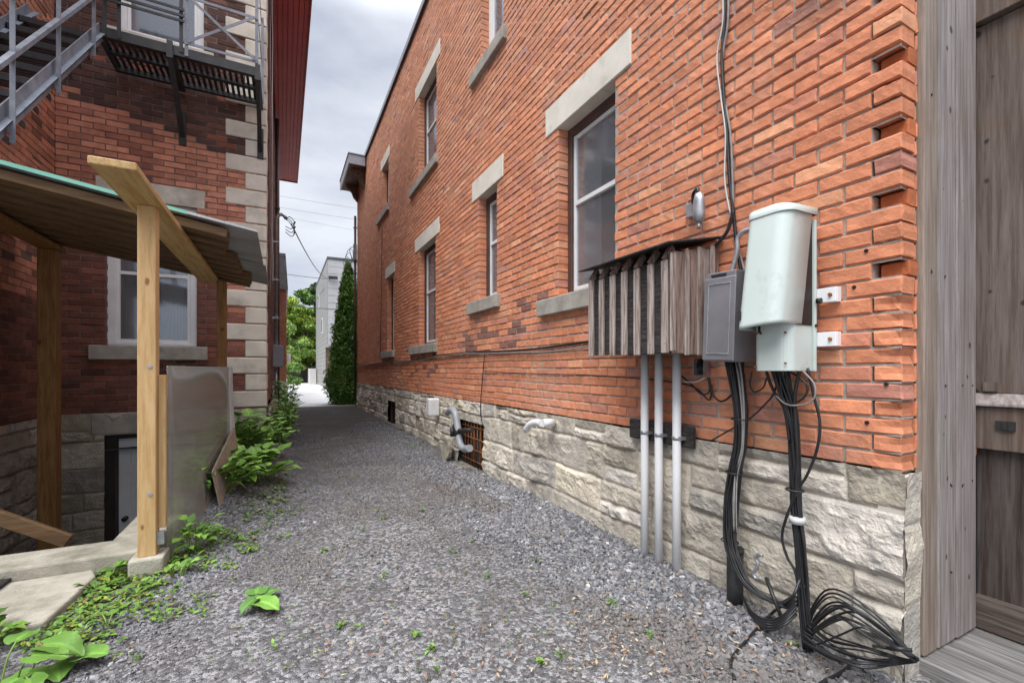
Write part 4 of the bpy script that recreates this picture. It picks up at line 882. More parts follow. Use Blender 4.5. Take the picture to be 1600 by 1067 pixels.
def cellar_door():
    a0, a1, z0, z1 = DOOR
    g = G(); g.lbox(frL, a0 - .02, a0 + .085, z0, z1 + .01, -.26, -.06); g.lbox(frL, a1 - .085, a1 + .02, z0, z1 + .01, -.26, -.06); g.lbox(frL, a0 + .085, a1 - .085, z1 - .06, z1 + .02, -.26, -.062)
    obj('door_frame', g, 'dark_frame', left)
    b0, b1, y1 = a0 + .088, a1 - .088, z1 - .063; P = frL
    g = G(); xs = [b0, b0 + .12, (b0 + b1) / 2 - .055, (b0 + b1) / 2 + .055, b1 - .12, b1]; zs = [z0 + .01, z0 + .24, z0 + .80, z0 + .98, z0 + 1.60, z0 + 1.72, z0 + 1.92, y1]
    for i in range(5):
        for j in range(7):
            pan = i in (1, 3) and j in (1, 3, 5)
            if not pan: g.lbox(P, xs[i], xs[i + 1], zs[j], zs[j + 1], -.20, -.160)
            else:
                A0, A1, Z0, Z1 = xs[i], xs[i + 1], zs[j], zs[j + 1]; g.lbox(P, A0, A1, Z0, Z1, -.20, -.174); g.lbox(P, A0 + .03, A1 - .03, Z0 + .03, Z1 - .03, -.1739, -.164)
    d = obj('door', g, 'grey_door_paint', left, bevel=.003)
    kx, kz = b0 + .07, z0 + 1.04; g = G(); c = P.p(kx, kz, -.155); n = 12
    for (dn, r) in ((-.158, .028), (-.148, .028), (-.14, .012), (-.118, .012), (-.108, .027), (-.09, .030), (-.078, .018)):
        for k in range(n): g.v.append(P.p(kx + r * math.cos(k * 2 * math.pi / n), kz + r * math.sin(k * 2 * math.pi / n), dn))
    for i in range(6):
        for k in range(n): a = i * n + k; b = i * n + (k + 1) % n; g.face([a, b, b + n, a + n])
    g.face([6 * n + k for k in range(n)]); obj('knob', g, 'black_bolt', d)
cellar_door()
# closing walls, roof, eaves
g = G(); g.box(-9, LX0 - .12, 4.0, 4.12, -1.6, LTOP); g.box(-9.1, -9, 4, 18, -.2, LTOP); g.box(-9, LX1 - .12, 17.85, 18, -.2, LTOP); g.box(-9, LX0 - .12, 4.12, 7.2, LTOP, LTOP + .1); g.box(-9, LX1 - .12, 7.2, 18, LTOP, LTOP + .1); g.box(LX0 + .02, LX1 - .13, LY + .95, LY + 1.0, -1.6, LTOP)
obj('back_wall', g, 'interior', left)
g = G(); ex0, ex1, ey0, ey1 = LX1 + .02, .455, 6.55, 18.05; ez = LTOP - .02; npl = 7
for k in range(npl):
    a = ex0 + (ex1 - ex0) * k / npl; b = ex0 + (ex1 - ex0) * (k + 1) / npl; g.box(a + .004, b - .004, ey0, ey1, ez + (.0 if k % 2 else .006), ez + .03)
g.box(ex0, ex1, ey0, ey1, ez + .031, ez + .05); ev = obj('eaves', g, 'red_metal', left, bevel=.003)
g = G(); g.box(ex1 + .001, ex1 + .025, ey0 - .02, ey1 + .02, ez - .03, ez + .22); g.box(ex0, ex1, ey1 + .001, ey1 + .025, ez - .03, ez + .22); obj('fascia', g, 'red_metal', ev)
g = G(); g.box(ex0 - .24, ex1 + .02, ey0 - .03, ey1 + .03, ez + .23, ez + .3); g.box(-9, ex0 - .24, 6.6, 18.08, ez + .25, ez + .3); obj('roof', g, 'dark_flashing', left)

# meter and conduit on the alley wall
mast = thing('service_mast', 'grey electric conduit with a meter box on the alley side of the brown house', 'conduit', (-.12, 10.7, .2))
mxx, my_ = -.125, 10.7
g = G(); g.tube([(mxx, my_, 1.75), (mxx, my_, 4.35)] + [(mxx + .10 * (1 - math.cos(t)), my_ - .03, 4.35 + .16 * math.sin(t)) for t in np.linspace(.3, 2.6, 8)], .036, 10); obj('mast', g, 'galvanised', mast)
g = G(); g.box(-.19, .01, my_ - .12, my_ + .12, 1.28, 1.74); mb = obj('meter_box', g, 'grey_fascia', mast, bevel=.01)
g = G(); g.tube([(mxx, my_, .45), (mxx, my_, 1.28)], .034, 10); g.tube([(mxx, my_, .40), (mxx, my_, .56)], .046, 10); obj('lower_conduit', g, 'galvanised', mast)
g = G()
for z in (.85, 2.3, 3.1, 3.9): g.box(-.2, mxx + .045, my_ - .05, my_ + .05, z, z + .035)
obj('strap', g, 'galvanised', mast)
dpl = thing('downpipe', 'brown downpipe on the alley wall beyond the grey conduit', 'pipe', (-.12, 13.5, 0))
g = G(); g.tube([(-.13, 13.5, .2), (-.13, 13.5, 7.9)], .05, 8); obj('pipe', g, 'brown_frame', dpl)
g = G()
for z in (1.5, 3.5, 5.5): g.box(-.2, -.07, 13.44, 13.56, z, z + .04)
obj('strap', g, 'brown_frame', dpl)
for k, (dx, y, lab) in enumerate(((.0, 7.35, 'thin brown cable hugging the corner stones of the brown house up to the eaves'), (.02, 7.75, 'pale wire dropping down the alley wall close behind the corner stones'), (.03, 8.4, 'white wire loosely clipped down the alley wall under the red eaves'))):
    r2 = random.Random(k); cable('wall_wire', [(LX1 + .02 + dx + r2.uniform(0, .012), y + .12 * math.sin(z * 1.7 + k), z) for z in np.linspace(2.1 + .3 * k, 7.9, 14)], .006, ('brown_frame', 'grey_cable', 'white_cable')[k], lab)
g = G()
for k in range(3): c = (.02 + .02 * k, 10.6, 4.42 - .10 * k); g.tube(spline([(mxx + .18, my_ - .03, 4.42), (.13, 10.6, 4.46 - .06 * k), (.22, 10.55, 4.34 - .1 * k), (.16, 10.55, 4.20 - .08 * k), (.05, 10.6, 4.25 - .06 * k)]), .008, 5); g.tube([(.205, 10.55, 4.30 - .1 * k), (.235, 10.55, 4.36 - .1 * k)], .016, 6)
obj('drip_loops', g, 'black_cable', label='black drip loops of wire at the top of the grey conduit', cat='wire')

# ------------------------------------------------------------------ fire escape
fe = thing('fire_escape', 'black iron fire escape balcony and stair across the upper window', 'fire escape', (-1.0, 6.6, 4.8))
PZ, YO, YI, XA, XB = 4.87, 6.27, 6.965, -1.78, -.245
fp = obj('platform_frame', (lambda g: (g.box(XA, XB, YO, YO + .012, PZ - .075, PZ + .03), g.box(XA, XB, YO + .012, YO + .06, PZ - .075, PZ - .065), g.box(XB - .012, XB, YO + .012, YI, PZ - .07, PZ + .02), g.box(XA, XA + .012, YO + .012, YI, PZ - .07, PZ + .02), g)[-1])(G()), 'black_iron', fe)
g = G(); n = 25
for k in range(n): x = XA + .02 + (XB - XA - .06) * k / (n - 1); g.box(x, x + .032, YO + .014, YI - .002, PZ - .010, PZ - .002)
obj('grating', g, 'black_iron', fe)
g = G(); g.box(XA + .013, XB - .013, 6.595, 6.655, PZ - .05, PZ - .012); g.box(XA + .013, XB - .013, YI - .05, YI - .001, PZ - .072, PZ - .012); obj('bearer', g, 'black_iron', fe)
for x in (-1.17, -.305):
    g = G(); g.box(x, x + .065, YO - .014, YI + .02, PZ - .115, PZ - .077); g.bar((x + .032, YO + .02, PZ - .10), (x + .032, LY - .01, 4.20), .06, .05, (1, 0, 0)); g.box(x - .005, x + .07, LY - .02, LY + .0, 4.08, 4.50); g.box(x + .005, x + .06, YO - .02, YO - .002, PZ - .13, PZ + .06); obj('bracket', g, 'black_iron', fe)
def rail_post(x, y, z0, z1, m='grey_iron'): g = G(); g.box(x, x + .035, y, y + .006, z0, z1); g.box(x, x + .006, y + .006, y + .035, z0, z1); return obj('rail_post', g, m, fe)
xp = [-1.60, -1.00, -.30]
rail_post(xp[0], YO - .008, PZ - .06, PZ + 1.1, 'black_iron'); rail_post(xp[1], YO - .008, PZ - .06, PZ + 1.1); rail_post(xp[1] - .05, YO - .008, PZ - .03, PZ + 1.1, 'black_iron'); rail_post(xp[2], YO - .008, PZ - .06, PZ + 1.1); rail_post(-1.72, YO - .008, PZ - .06, PZ + 1.1, 'black_iron')
rail_post(-.265, YI - .05, PZ - .06, PZ + 1.1)
g = G(); g.box(XA, xp[2] + .03, YO - .016, YO - .009, PZ + 1.06, PZ + 1.1); g.box(XA, xp[2] + .03, YO - .016, YO - .009, PZ + .60, PZ + .63); g.box(-.265, -.258, YO, YI, PZ + 1.06, PZ + 1.1); g.box(-.265, -.258, YO, YI, PZ + .55, PZ + .58); obj('hand_rail', g, 'grey_iron', fe)
g = G(); g.bar((xp[1] + .03, YO - .02, PZ + .10), (xp[2], YO - .02, PZ + .62), .03, .006, (0, 1, 0)); g.bar((xp[1] + .03, YO - .028, PZ + .62), (xp[2], YO - .028, PZ + .10), .03, .006, (0, 1, 0)); g.box(xp[1], xp[2] + .03, YO - .016, YO - .009, PZ + .07, PZ + .10); obj('cross_brace', g, 'grey_iron', fe)
g = G()
for z in (.30, .36, .43): g.box(XA + .1, xp[1], YO - .03, YO - .018, PZ + z, PZ + z + .028)
obj('infill_bar', g, 'black_iron', fe)
# stair down towards the viewer
SX0, SX1 = -2.29, -1.745; SYT, SZT = 6.27, PZ; SYB = 4.02; SZB = SZT - (SYT - SYB) * 1.02
sd_ = Vector((0, SYB - SYT, SZB - SZT)).normalized(); sn_ = Vector((0, -sd_.z, sd_.y)) * -1
for x in (SX0, SX1):
    g = G(); a = Vector((x, SYT + .03, SZT - .02)); b = Vector((x, SYB, SZB)); up = Vector((0, .714, .70))
    g.bar(a, b, .008, .17, up)
    for s in (-1, 1): g.bar(a + up * .085 * s + Vector((.022, 0, 0)), b + up * .085 * s + Vector((.022, 0, 0)), .05, .009, up)
    st_o = obj('stringer', g, 'grey_iron', fe)
for k in range(9):
    z = SZT - .22 * (k + 1); y = SYT - .215 * (k + 1); g = G()
    for q in range(5): g.box(SX0 + .01, SX1 - .01, y + .045 * q - .02, y + .045 * q + .013, z - .008, z)
    g.box(SX0 + .01, SX1 - .01, y - .03, y - .022, z - .05, z + .002); g.box(SX0 + .01, SX0 + .02, y - .03, y + .2, z - .05, z - .009); g.box(SX1 - .02, SX1 - .01, y - .03, y + .2, z - .05, z - .009); obj('tread', g, 'black_iron', fe)
for k, y in enumerate((5.95, 5.15, 4.42)):
    z = SZT - (SYT - y) * 1.02; g = G(); g.box(SX1 + .03, SX1 + .036, y, y + .045, z - .16, z + .95); g.box(SX1 + .036, SX1 + .06, y, y + .006, z - .16, z + .95); obj('rail_post', g, 'grey_iron', fe)
g = G()
for h in (.92, .46): g.bar((SX1 + .045, SYT, SZT + h), (SX1 + .045, SYB + .1, SZB + .1 + h), .036, .03)
obj('stair_rail', g, 'grey_iron', fe)

# ------------------------------------------------------------------ lean-to canopy over the cellar stair
cn = thing('canopy', 'rough timber lean-to roof with corrugated sheets over the cellar entrance', 'canopy', (-1.2, 4.9, 0))
RZ = lambda x: 2.245 + .168 * (-.18 - x)
def corr(x0, x1, y0, y1, dz=0, pitch=.076, amp=.008):
    g = G(); ny = int((y1 - y0) / pitch * 8) + 1; ysn = np.linspace(y0, y1, ny); xs = np.linspace(x0, x1, 5); g.sm = True
    for y in ysn:
        for x in xs: g.v.append((x, y, RZ(x) + dz + amp * math.sin(2 * math.pi * y / pitch)))
    for i in range(ny - 1):
        for j in range(4): a = i * 5 + j; g.face([a, a + 1, a + 6, a + 5])
    return g
obj('roof_sheet', corr(LX0 + .02, -.17, 3.87, 5.02, .012), 'grey_roof_sheet', cn, recalc=False, solid=.0025)
obj('roof_sheet', corr(LX0 + .02, -.15, 4.98, 6.12), 'grey_roof_sheet', cn, recalc=False, solid=.0025)
g = G(); xe = -.60; g.prism([(LX0 + .03, 3.855, RZ(LX0) + .028), (xe, 3.855, RZ(xe) + .026), (xe, 3.855, RZ(xe) + .002), (LX0 + .03, 3.855, RZ(LX0) + .000)], (0, .006, 0)); obj('edge_flashing', g, 'teal_sheet_edge', cn)
g = G(); xe2 = -.165; g.prism([(xe, 3.855, RZ(xe) + .024), (xe2, 3.855, RZ(xe2) + .022), (xe2, 3.855, RZ(xe2) + .010), (xe, 3.855, RZ(xe) + .012)], (0, .006, 0)); obj('edge_flashing', g, 'white_siding', cn)
rr = random.Random(6)
for k in range(9):
    y = 3.90 + k * .262; xe = -.40 + rr.uniform(-.06, .06) + .012 * k; th_ = .062
    g = G(); g.bar((LX0 + .03, y + .07, RZ(LX0) - .048), (xe, y + .07, RZ(xe) - .048), rr.uniform(.10, .15), th_); obj('rafter', g, 'stained_wood_x', cn, bevel=.004)
g = G(); g.box(-.825, -.64, 2.80, 6.10, 2.198, 2.238); obj('beam', g, 'new_wood_y', cn, bevel=.006, seg=2)
g = G(); g.box(-2.13, -1.95, 3.9, 6.1, RZ(-2.05) - .155, RZ(-2.05) - .115); obj('beam', g, 'stained_wood_z', cn, bevel=.004)
g = G(); g.box(-.765, -.676, 3.355, 3.444, .113, 2.197); fpst = obj('post', g, 'new_wood_z', cn, bevel=.005, seg=2)
g = G(); g.box(-.675, -.637, 3.40, 3.444, .26, 1.19); obj('nailed_strip', g, 'new_wood_z', fpst, bevel=.003)
g = G(); g.box(-.6755, -.640, 3.37, 3.3995, .17, .245); obj('bracket', g, 'galvanised', fpst)
for (z, dx) in ((1.24, .02), (.48, .02)):
    g = G(); g.tube([(-.75 + .045, 3.356, z), (-.75 + .045, 3.351, z)], .012, 10); obj('screw', g, 'galvanised', fpst)
g = G(); g.box(-.648, -.559, 5.86, 5.949, .05, 2.197); obj('post', g, 'stained_wood_z', cn, bevel=.005)
g = G(); g.box(-2.12, -1.985, 5.95, 6.085, -1.65, RZ(-2.05) - .157); obj('post', g, 'stained_wood_z', cn, bevel=.006)
g = G(); g.prism([(-.80, 3.31, -.06), (-.632, 3.31, -.06), (-.632, 3.49, -.06), (-.80, 3.49, -.06)], (0, 0, .173)); obj('pier_block', g, 'concrete', bevel=.012, seg=2, label='small square concrete block under the new timber post', cat='block')
hr = thing('stair_rail', 'brown timber handrail sloping down into the cellar stair', 'handrail', (-1.7, 4.2, -1.6))
g = G(); g.bar((-2.30, 4.22, .62), (-1.34, 4.22, .02), .04, .09); obj('rail', g, 'stained_wood_x', hr, bevel=.004)
g = G(); g.box(-1.42, -1.36, 4.245, 4.29, -1.65, .06); obj('post', g, 'stained_wood_z', hr, bevel=.004)
# clear plastic sheet, loose boards, mat
pn = thing('plastic_sheet', 'cloudy clear plastic sheet standing behind the new timber post', 'sheet', (-.57, 4.35, 0))
A, B = Vector((-.648, 3.452, 0)), Vector((-.478, 5.22, 0)); g = G(); g.sm = True; nn = 16
for k in range(nn + 1):
    t = k / nn; p = A.lerp(B, t); bow = .022 * math.sin(t * math.pi)
    for z in (.02, .3, .6, .9, 1.247): g.v.append((p.x + bow * (1.2 - z * .4) + .012 * math.sin(t * 7 + z * 2), p.y, z + .0))
for k in range(nn):
    for j in range(4): a = k * 5 + j; g.face([a, a + 5, a + 6, a + 1])
obj('film', g, 'cloudy_plastic', pn, recalc=False, solid=.003)
g = G(); g.sm = True
for k in range(9):
    t = k / 8; z = .30 + .95 * t; bx = .05 * (1 - t) ** 2; g.v += [(B.x - .004 + bx - .02, B.y + .004, z), (B.x + .030 + bx, B.y + .04, z)]
for k in range(8): g.face([2 * k, 2 * k + 1, 2 * k + 3, 2 * k + 2])
obj('edge_strip', g, 'white_siding', pn, recalc=False, solid=.004)
def lean_board(c0, c1, h, lean, lab, mat, dz=0):
    c0, c1 = Vector(c0), Vector(c1); n = Vector((-(c1 - c0).y, (c1 - c0).x, 0)).normalized(); up = Vector((0, 0, h)) + n * lean
    g = G(); g.prism([c0, c1, c1 + up * 1.05 + (c1 - c0) * .10, c0 + up * .62 + (c1 - c0) * .02], n * .012); return obj('loose_board', g, mat, label=lab, cat='board', bevel=.002)
zg = lambda x, y: float(gheight(x, y))
lean_board((-.445, 4.30, zg(-.44, 4.3) - .02), (-.33, 5.05, zg(-.33, 5.05) - .02), .50, .10, 'brown chipboard piece leaning against the plastic sheet, nearest the lane', 'particle_board')
lean_board((-.54, 4.28, zg(-.5, 4.3) - .02), (-.42, 5.10, zg(-.42, 5.1) - .02), .47, .06, 'brown chipboard piece tucked between plastic sheet and the other board', 'particle_board')
g = G(); g.prism([on_z(-110, 905, .057), on_z(22, 889, .057), on_z(29, 893, .057), on_z(27, 901, .057), on_z(-15, 932, .057), on_z(-140, 960, .057)], (0, 0, .02)); obj('rubber_mat', g, 'rubber_mat', bevel=.004, label='black rubber mat lying on the concrete slab at the cellar stair', cat='mat')
p = on_z(180, 872, .06); g = G(); g.prism([(p[0] - .06, p[1] + .05, .03), (p[0] + .03, p[1] + .01, .02), (p[0] + .09, p[1] + .06, .05), (p[0] + .08, p[1] + .10, .04), (p[0] - .03, p[1] + .10, .03)], (.012, .01, .05)); obj('brick_fragment', g, 'terracotta', bevel=.012, seg=2, label='broken terracotta brick fragment in the weeds beside the concrete block', cat='brick')

# ------------------------------------------------------------------ beyond the lane
rh = thing('brick_house', 'orange brick house with grey shingled top far down the lane', 'building', (-3, 22, 0))
g = G()
def far_red(a, z, r): return tuple(np.array((.48, .17, .10)) * r.gauss(1, .12))
bricks(g, Fr((0, 18.6, 0), (1, 0, 0), (0, -1, 0)), -.6, .115, .8, 4.2, .22, .074, .01, [], far_red, 51); q = G(); bricks(q, Fr((.115, 0, 0), (0, 1, 0), (1, 0, 0)), 18.6, 27, .8, 4.2, .22, .074, .01, [], far_red, 52)
o = len(g.v); g.v += q.v; g.f += [[i + o for i in f] for f in q.f]; g.m += q.m; g.c += q.c; g.s += q.s
obj('brick_wall', g, ['red_brick', 'pale_mortar'], rh, recalc=False)
g = G(); g.box(-6, .16, 18.55, 27, -.1, .795); obj('stone_base', g, 'quoin_stone', rh)
g = G(); g.box(-6, -.6, 18.7, 27, .8, 4.2); g.box(-.6, .10, 18.75, 26.9, 4.0, 4.19); obj('back_wall', g, 'interior', rh)
g = G()
for k in range(14): g.box(-6, .17 - .006 * k, 18.53 + .006 * k, 27, 4.205 + .095 * k, 4.30 + .095 * k)
obj('mansard_roof', g, 'shingle', rh)
g = G(); g.box(.12, .26, 19.2, 19.5, 1.5, 1.85); obj('meter', g, 'white_paint', rh, bevel=.04, seg=2)

wh = thing('modern_house', 'pale grey boxy modern house with flat roof at the end of the lane', 'building', (6, 36, 0))
hx, hy0, hy1, hz = 2.6, 31.2, 42.6, 8.4
g = G(); nz = 12
for k in range(nz):
    z0 = 2.75 + (hz - 2.75) * k / nz; z1 = 2.75 + (hz - 2.75) * (k + 1) / nz - .02; g.box(hx, 10, hy0, hy0 + .05, z0, z1); 
g.box(hx + .01, 10, hy0 + .051, hy1, 2.74, hz); obj('upper_wall', g, 'white_siding', wh)
g = G()
for k in range(28):
    z0 = .05 + (hz - .05) * k / 28; z1 = .05 + (hz - .05) * (k + 1) / 28 - .02
    g.box(hx - .03, hx - .001, hy0 + (1.6 if z0 < 2.6 else .002), hy1, z0, z1)
obj('side_cladding', g, 'grey_siding', wh)
g = G(); g.box(hx + .02, 10, hy0 + 1.6, hy1, 0, 2.73); obj('ground_floor', g, 'brown_soffit', wh)
g = G(); g.box(hx - .06, 10, hy0 - .05, hy1 + .05, hz, hz + .14); obj('roof_edge', g, 'dark_flashing', wh)
for (fr_, a0, a1, z0, z1) in ((Fr((0, hy0, 0), (1, 0, 0), (0, -1, 0)), 3.75, 5.2, 6.1, 7.4), (Fr((hx - .03, 0, 0), (0, 1, 0), (-1, 0, 0)), 35.0, 35.9, 3.9, 5.0), (Fr((hx - .03, 0, 0), (0, 1, 0), (-1, 0, 0)), 38.5, 39.4, 6.2, 7.2)):
    g = G(); g.lbox(fr_, a0, a1, z0, z1, -.01, .04); W = obj('window', g, 'white_paint', wh); g = G(); g.lbox(fr_, a0 + .1, a1 - .1, z0 + .1, z1 - .1, .041, .045); obj('pane', g, 'glass', W)
g = G(); g.box(2.0, 2.5, 41, 44, .02, 1.35); obj('garden_wall', g, 'pale_concrete', label='low pale rendered wall beside the modern house', cat='wall')
ff = thing('board_fence', 'dark brown board fence closing the far end of the driveway', 'fence', (0, 46, 0)); g = G()
for k in range(60): x = -5 + .16 * k; g.box(x, x + .15, 46, 46.03, .05, 1.55 + .03 * (k % 2))
obj('boards', g, 'dark_frame', ff); g = G()
for k in range(5): g.box(-5 + 2.4 * k, -4.9 + 2.4 * k, 46.032, 46.13, 0, 1.5)
obj('posts', g, 'dark_frame', ff)

# utility wires
def sag(p, q, s, n=14): p, q = Vector(p), Vector(q); return [tuple(p.lerp(q, i / n) + Vector((0, 0, -4 * s * (i / n) * (1 - i / n)))) for i in range(n + 1)]
def ray(px, py, d): u = (px - 800) / F_PX; return (d * (S_ + C_ * u), d * (C_ - S_ * u), CAM_H + (578 - py) / F_PX * d)
cable('utility_wire', sag((.16, 10.55, 4.30), ray(516, 432, 29), .45), .013, 'black_cable', 'black service wire slung from the grey conduit to the modern house', straight=True)
g = G(); e = ray(516, 434, 28.8); g.box(e[0] - .1, e[0] + .45, e[1], e[1] + .1, e[2] - .06, e[2] + .12); obj('cable_splice', g, 'black_iron', label='small dark splice box where the service wire meets the modern house', cat='box')
for (a, b, d0, d1, r, lab) in (((380, 296), (700, 345), 40, 40, .014, 'topmost utility wire crossing the sky between the two brick buildings'), ((380, 314), (700, 362), 40, 40, .014, 'second utility wire from the top crossing the sky over the lane'), ((380, 325), (700, 385), 44, 44, .012, 'third faint utility wire crossing the sky over the lane'),
                               ((380, 414), (520, 436), 26, 28.7, .016, 'utility wire reaching the corner of the modern house from the left'), ((380, 470), (640, 486), 24, 24, .02, 'lowest utility wire crossing in front of the trees and the modern house'), ((516, 436), (484, 478), 28.6, 40, .014, 'thin wire running down the side of the modern house')):
    cable('utility_wire', sag(ray(*a, d0), ray(*b, d1), .15), r, 'grey_cable' if 'faint' in lab or 'sky' in lab else 'black_cable', lab, straight=True)

# ------------------------------------------------------------------ trees and plants
def leaf_quads(C, size, rng, up=.35, aspect=.55):
    n = len(C); U = rng.normal(size=(n, 3)); U /= np.linalg.norm(U, axis=1)[:, None]; W = rng.normal(size=(n, 3)); W[:, 2] += up; W -= (W * U).sum(1)[:, None] * U; W /= np.linalg.norm(W, axis=1)[:, None]
    s = size * rng.uniform(.6, 1.4, n)[:, None]; a = U * s; b = W * s * aspect; N = np.cross(U, W) * s * .18
    V = np.stack([C - a, C - b * .9 + N * .5, C + a, C + b * .9 + N * .5], 1).reshape(-1, 3); F = np.arange(4 * n).reshape(n, 4); return V, F
def tree(name, label, base, height, rx, rz0, cols, n, leaf, seed, cat='tree', group=None, trunk_r=.18, conical=False, clumps=46, fork=5):
    rng = np.random.default_rng(seed); rr = random.Random(seed); t = thing(name, label, cat, base, group); bx, by, bz = base
    cz = (rz0 + height) / 2; rz = (height - rz0) / 2
    g = G(); top = cz + rz * .3
    g.tube(spline([(bx, by, bz - .1), (bx + .05 * rx, by, bz + (cz - bz) * .5), (bx - .04 * rx, by, cz), (bx, by, top)], 4), trunk_r, 8, rs=[trunk_r * (1.1 - .85 * i / 12) for i in range(13)])
    if not conical:
        for k in range(fork):
            a = 6.28 * k / fork + rr.uniform(-.4, .4); z0 = bz + rz0 * .8 + rr.uniform(0, rz * .7); e = (bx + rx * .62 * math.cos(a), by + rx * .62 * math.sin(a), cz + rr.uniform(-.2, .6) * rz)
            sp = spline([(bx, by, z0), ((bx + e[0]) / 2, (by + e[1]) / 2, (z0 + e[2]) / 2 + .1 * rz), e], 4); g.tube(sp, .06, 6, rs=[trunk_r * .5 * (1 - .8 * i / (len(sp) - 1)) for i in range(len(sp))])
    obj('trunk', g, 'bark', t, recalc=False)
    P = []; CC = []; cols = np.array(cols)
    if conical:
        k = 0
        while k < clumps:
            h = rng.random() ** 1.25; a = rng.uniform(0, 6.28); prof = min(1, (h + .04) / .13) ** .6 * (1 - h) ** .72 + .02; r = rx * prof * rng.uniform(.70, 1.0)
            c = np.array((bx + r * math.cos(a), by + r * math.sin(a), bz + rz0 + (height - rz0) * h)); m = n // clumps; s = rx * .17 * (.45 + .7 * (1 - h)); q = rng.normal(size=(m, 3)) * s * np.array((.6, .6, 1.15)); q[:, 2] += s * .3
            P.append(c + q); b = rng.choice(len(cols)); CC.append(np.repeat(cols[b][None] * rng.uniform(.8, 1.2), m, 0) * rng.uniform(.75, 1.25, (m, 1))); k += 1
    else:
        for k in range(clumps):
            d = rng.normal(size=3); d /= np.linalg.norm(d); rad = rng.uniform(.45, 1.0); c = np.array((bx, by, cz)) + d * np.array((rx, rx, rz)) * rad * (1 - .25 * max(0, d[2]))
            m = n // clumps; s = rx * rng.uniform(.15, .30); q = rng.normal(size=(m, 3)); q = q / np.linalg.norm(q, axis=1)[:, None] * rng.random((m, 1)) ** .4 * s * np.array((1.15, 1.15, .7)); P.append(c + q)
            b = rng.choice(len(cols)); CC.append(np.repeat(cols[b][None] * rng.uniform(.85, 1.15), m, 0) * rng.uniform(.7, 1.3, (m, 1)))
    P = np.concatenate(P); CC = np.concatenate(CC); V, F = leaf_quads(P, leaf, rng); np_mesh('crown', V, F, 'leaf', t, np.repeat(np.clip(CC, .005, .6), 4, 0)); return t
tree('conifer', 'tall dark green conical cedar at the far corner of the orange brick building', (2.06, 16.75, 0), 4.9, .74, .05, [(.085, .20, .035), (.125, .27, .048), (.18, .33, .065)], 60000, .040, 61, trunk_r=.12, conical=True, clumps=520)
tree('leafy_tree', 'bright yellow green tree left of the modern house', (-.4, 50.5, 0), 9.6, 3.6, .6, [(.24, .33, .035), (.34, .42, .045), (.18, .28, .035)], 13000, .19, 62, group='trees behind the far fence')
tree('leafy_tree', 'middle sized yellow green tree close beside the modern house', (1.9, 48.0, 0), 8.2, 2.2, .4, [(.22, .32, .04), (.30, .40, .05), (.17, .27, .04)], 9000, .16, 68, group='trees behind the far fence')
tree('leafy_tree', 'tall darker green tree rising right behind the modern house', (3.4, 54, 0), 12.6, 3.4, 1.0, [(.075, .15, .035), (.11, .20, .04), (.06, .12, .03)], 13000, .19, 63, group='trees behind the far fence')
tree('leafy_tree', 'pale green low tree in front of the far board fence', (.4, 45.0, 0), 6.2, 2.4, .5, [(.20, .32, .07), (.26, .38, .08), (.15, .26, .05)], 6500, .13, 64, group='trees behind the far fence')
tree('leafy_tree', 'far dark green tree farthest left behind the orange brick house', (-5.5, 60, 0), 11.5, 4.5, 2.0, [(.06, .12, .03), (.09, .16, .035)], 7000, .22, 65, group='trees behind the far fence')
tree('bush', 'small round green bush beside the orange brick house far down the lane', (.55, 30.5, 0), 1.9, .75, .1, [(.12, .24, .05), (.17, .30, .06)], 2600, .06, 66, cat='bush', trunk_r=.04, clumps=24)
tree('bush', 'small leafy shrub at the foot of the modern house', (3.1, 29.3, 0), 3.1, .75, .1, [(.07, .16, .04), (.12, .2, .05), (.28, .22, .18)], 2600, .06, 67, cat='bush', trunk_r=.04, clumps=24)

def leaf(g, base, az, pitch, length, width, col, heart=.6, droop=.5, rnd=random, fold=.25, nseg=6):
    """a bent, folded leaf blade"""
    d = Vector((math.cos(az), math.sin(az), 0)); sd = Vector((-d.y, d.x, 0)); p = Vector(base); o = len(g.v); an = pitch; st = length / nseg
    for i in range(nseg + 1):
        t = i / nseg; wv = width / 2 * (math.sin(math.pi * min(1, (t + .02) ** heart)) ** .85 if 0 < i < nseg else .0)
        if i == 0: wv = width * .16
        j = 1 + rnd.uniform(-.12, .12); up = Vector((0, 0, 1)) * math.cos(an) - d * math.sin(an)
        g.v += [tuple(p), tuple(p + sd * wv * j + up * fold * wv * rnd.uniform(.6, 1.4) - (d * width * .16 if i == 0 else d * 0)), tuple(p - sd * wv * j + up * fold * wv * rnd.uniform(.6, 1.4) - (d * width * .16 if i == 0 else d * 0))]
        p = p + (d * math.cos(an) + Vector((0, 0, 1)) * math.sin(an)) * st; an -= droop / nseg
    sm = g.sm; g.sm = True
    for i in range(nseg):
        a = o + 3 * i; g.k = tuple(np.array(col) * rnd.uniform(.92, 1.08)); g.face([a, a + 3, a + 4, a + 1]); g.k = tuple(np.array(col) * rnd.uniform(.86, 1.04)); g.face([a, a + 2, a + 5, a + 3])
    g.sm = sm
GREENS = [(.125, .24, .036), (.09, .185, .030), (.16, .285, .046), (.07, .145, .026)]
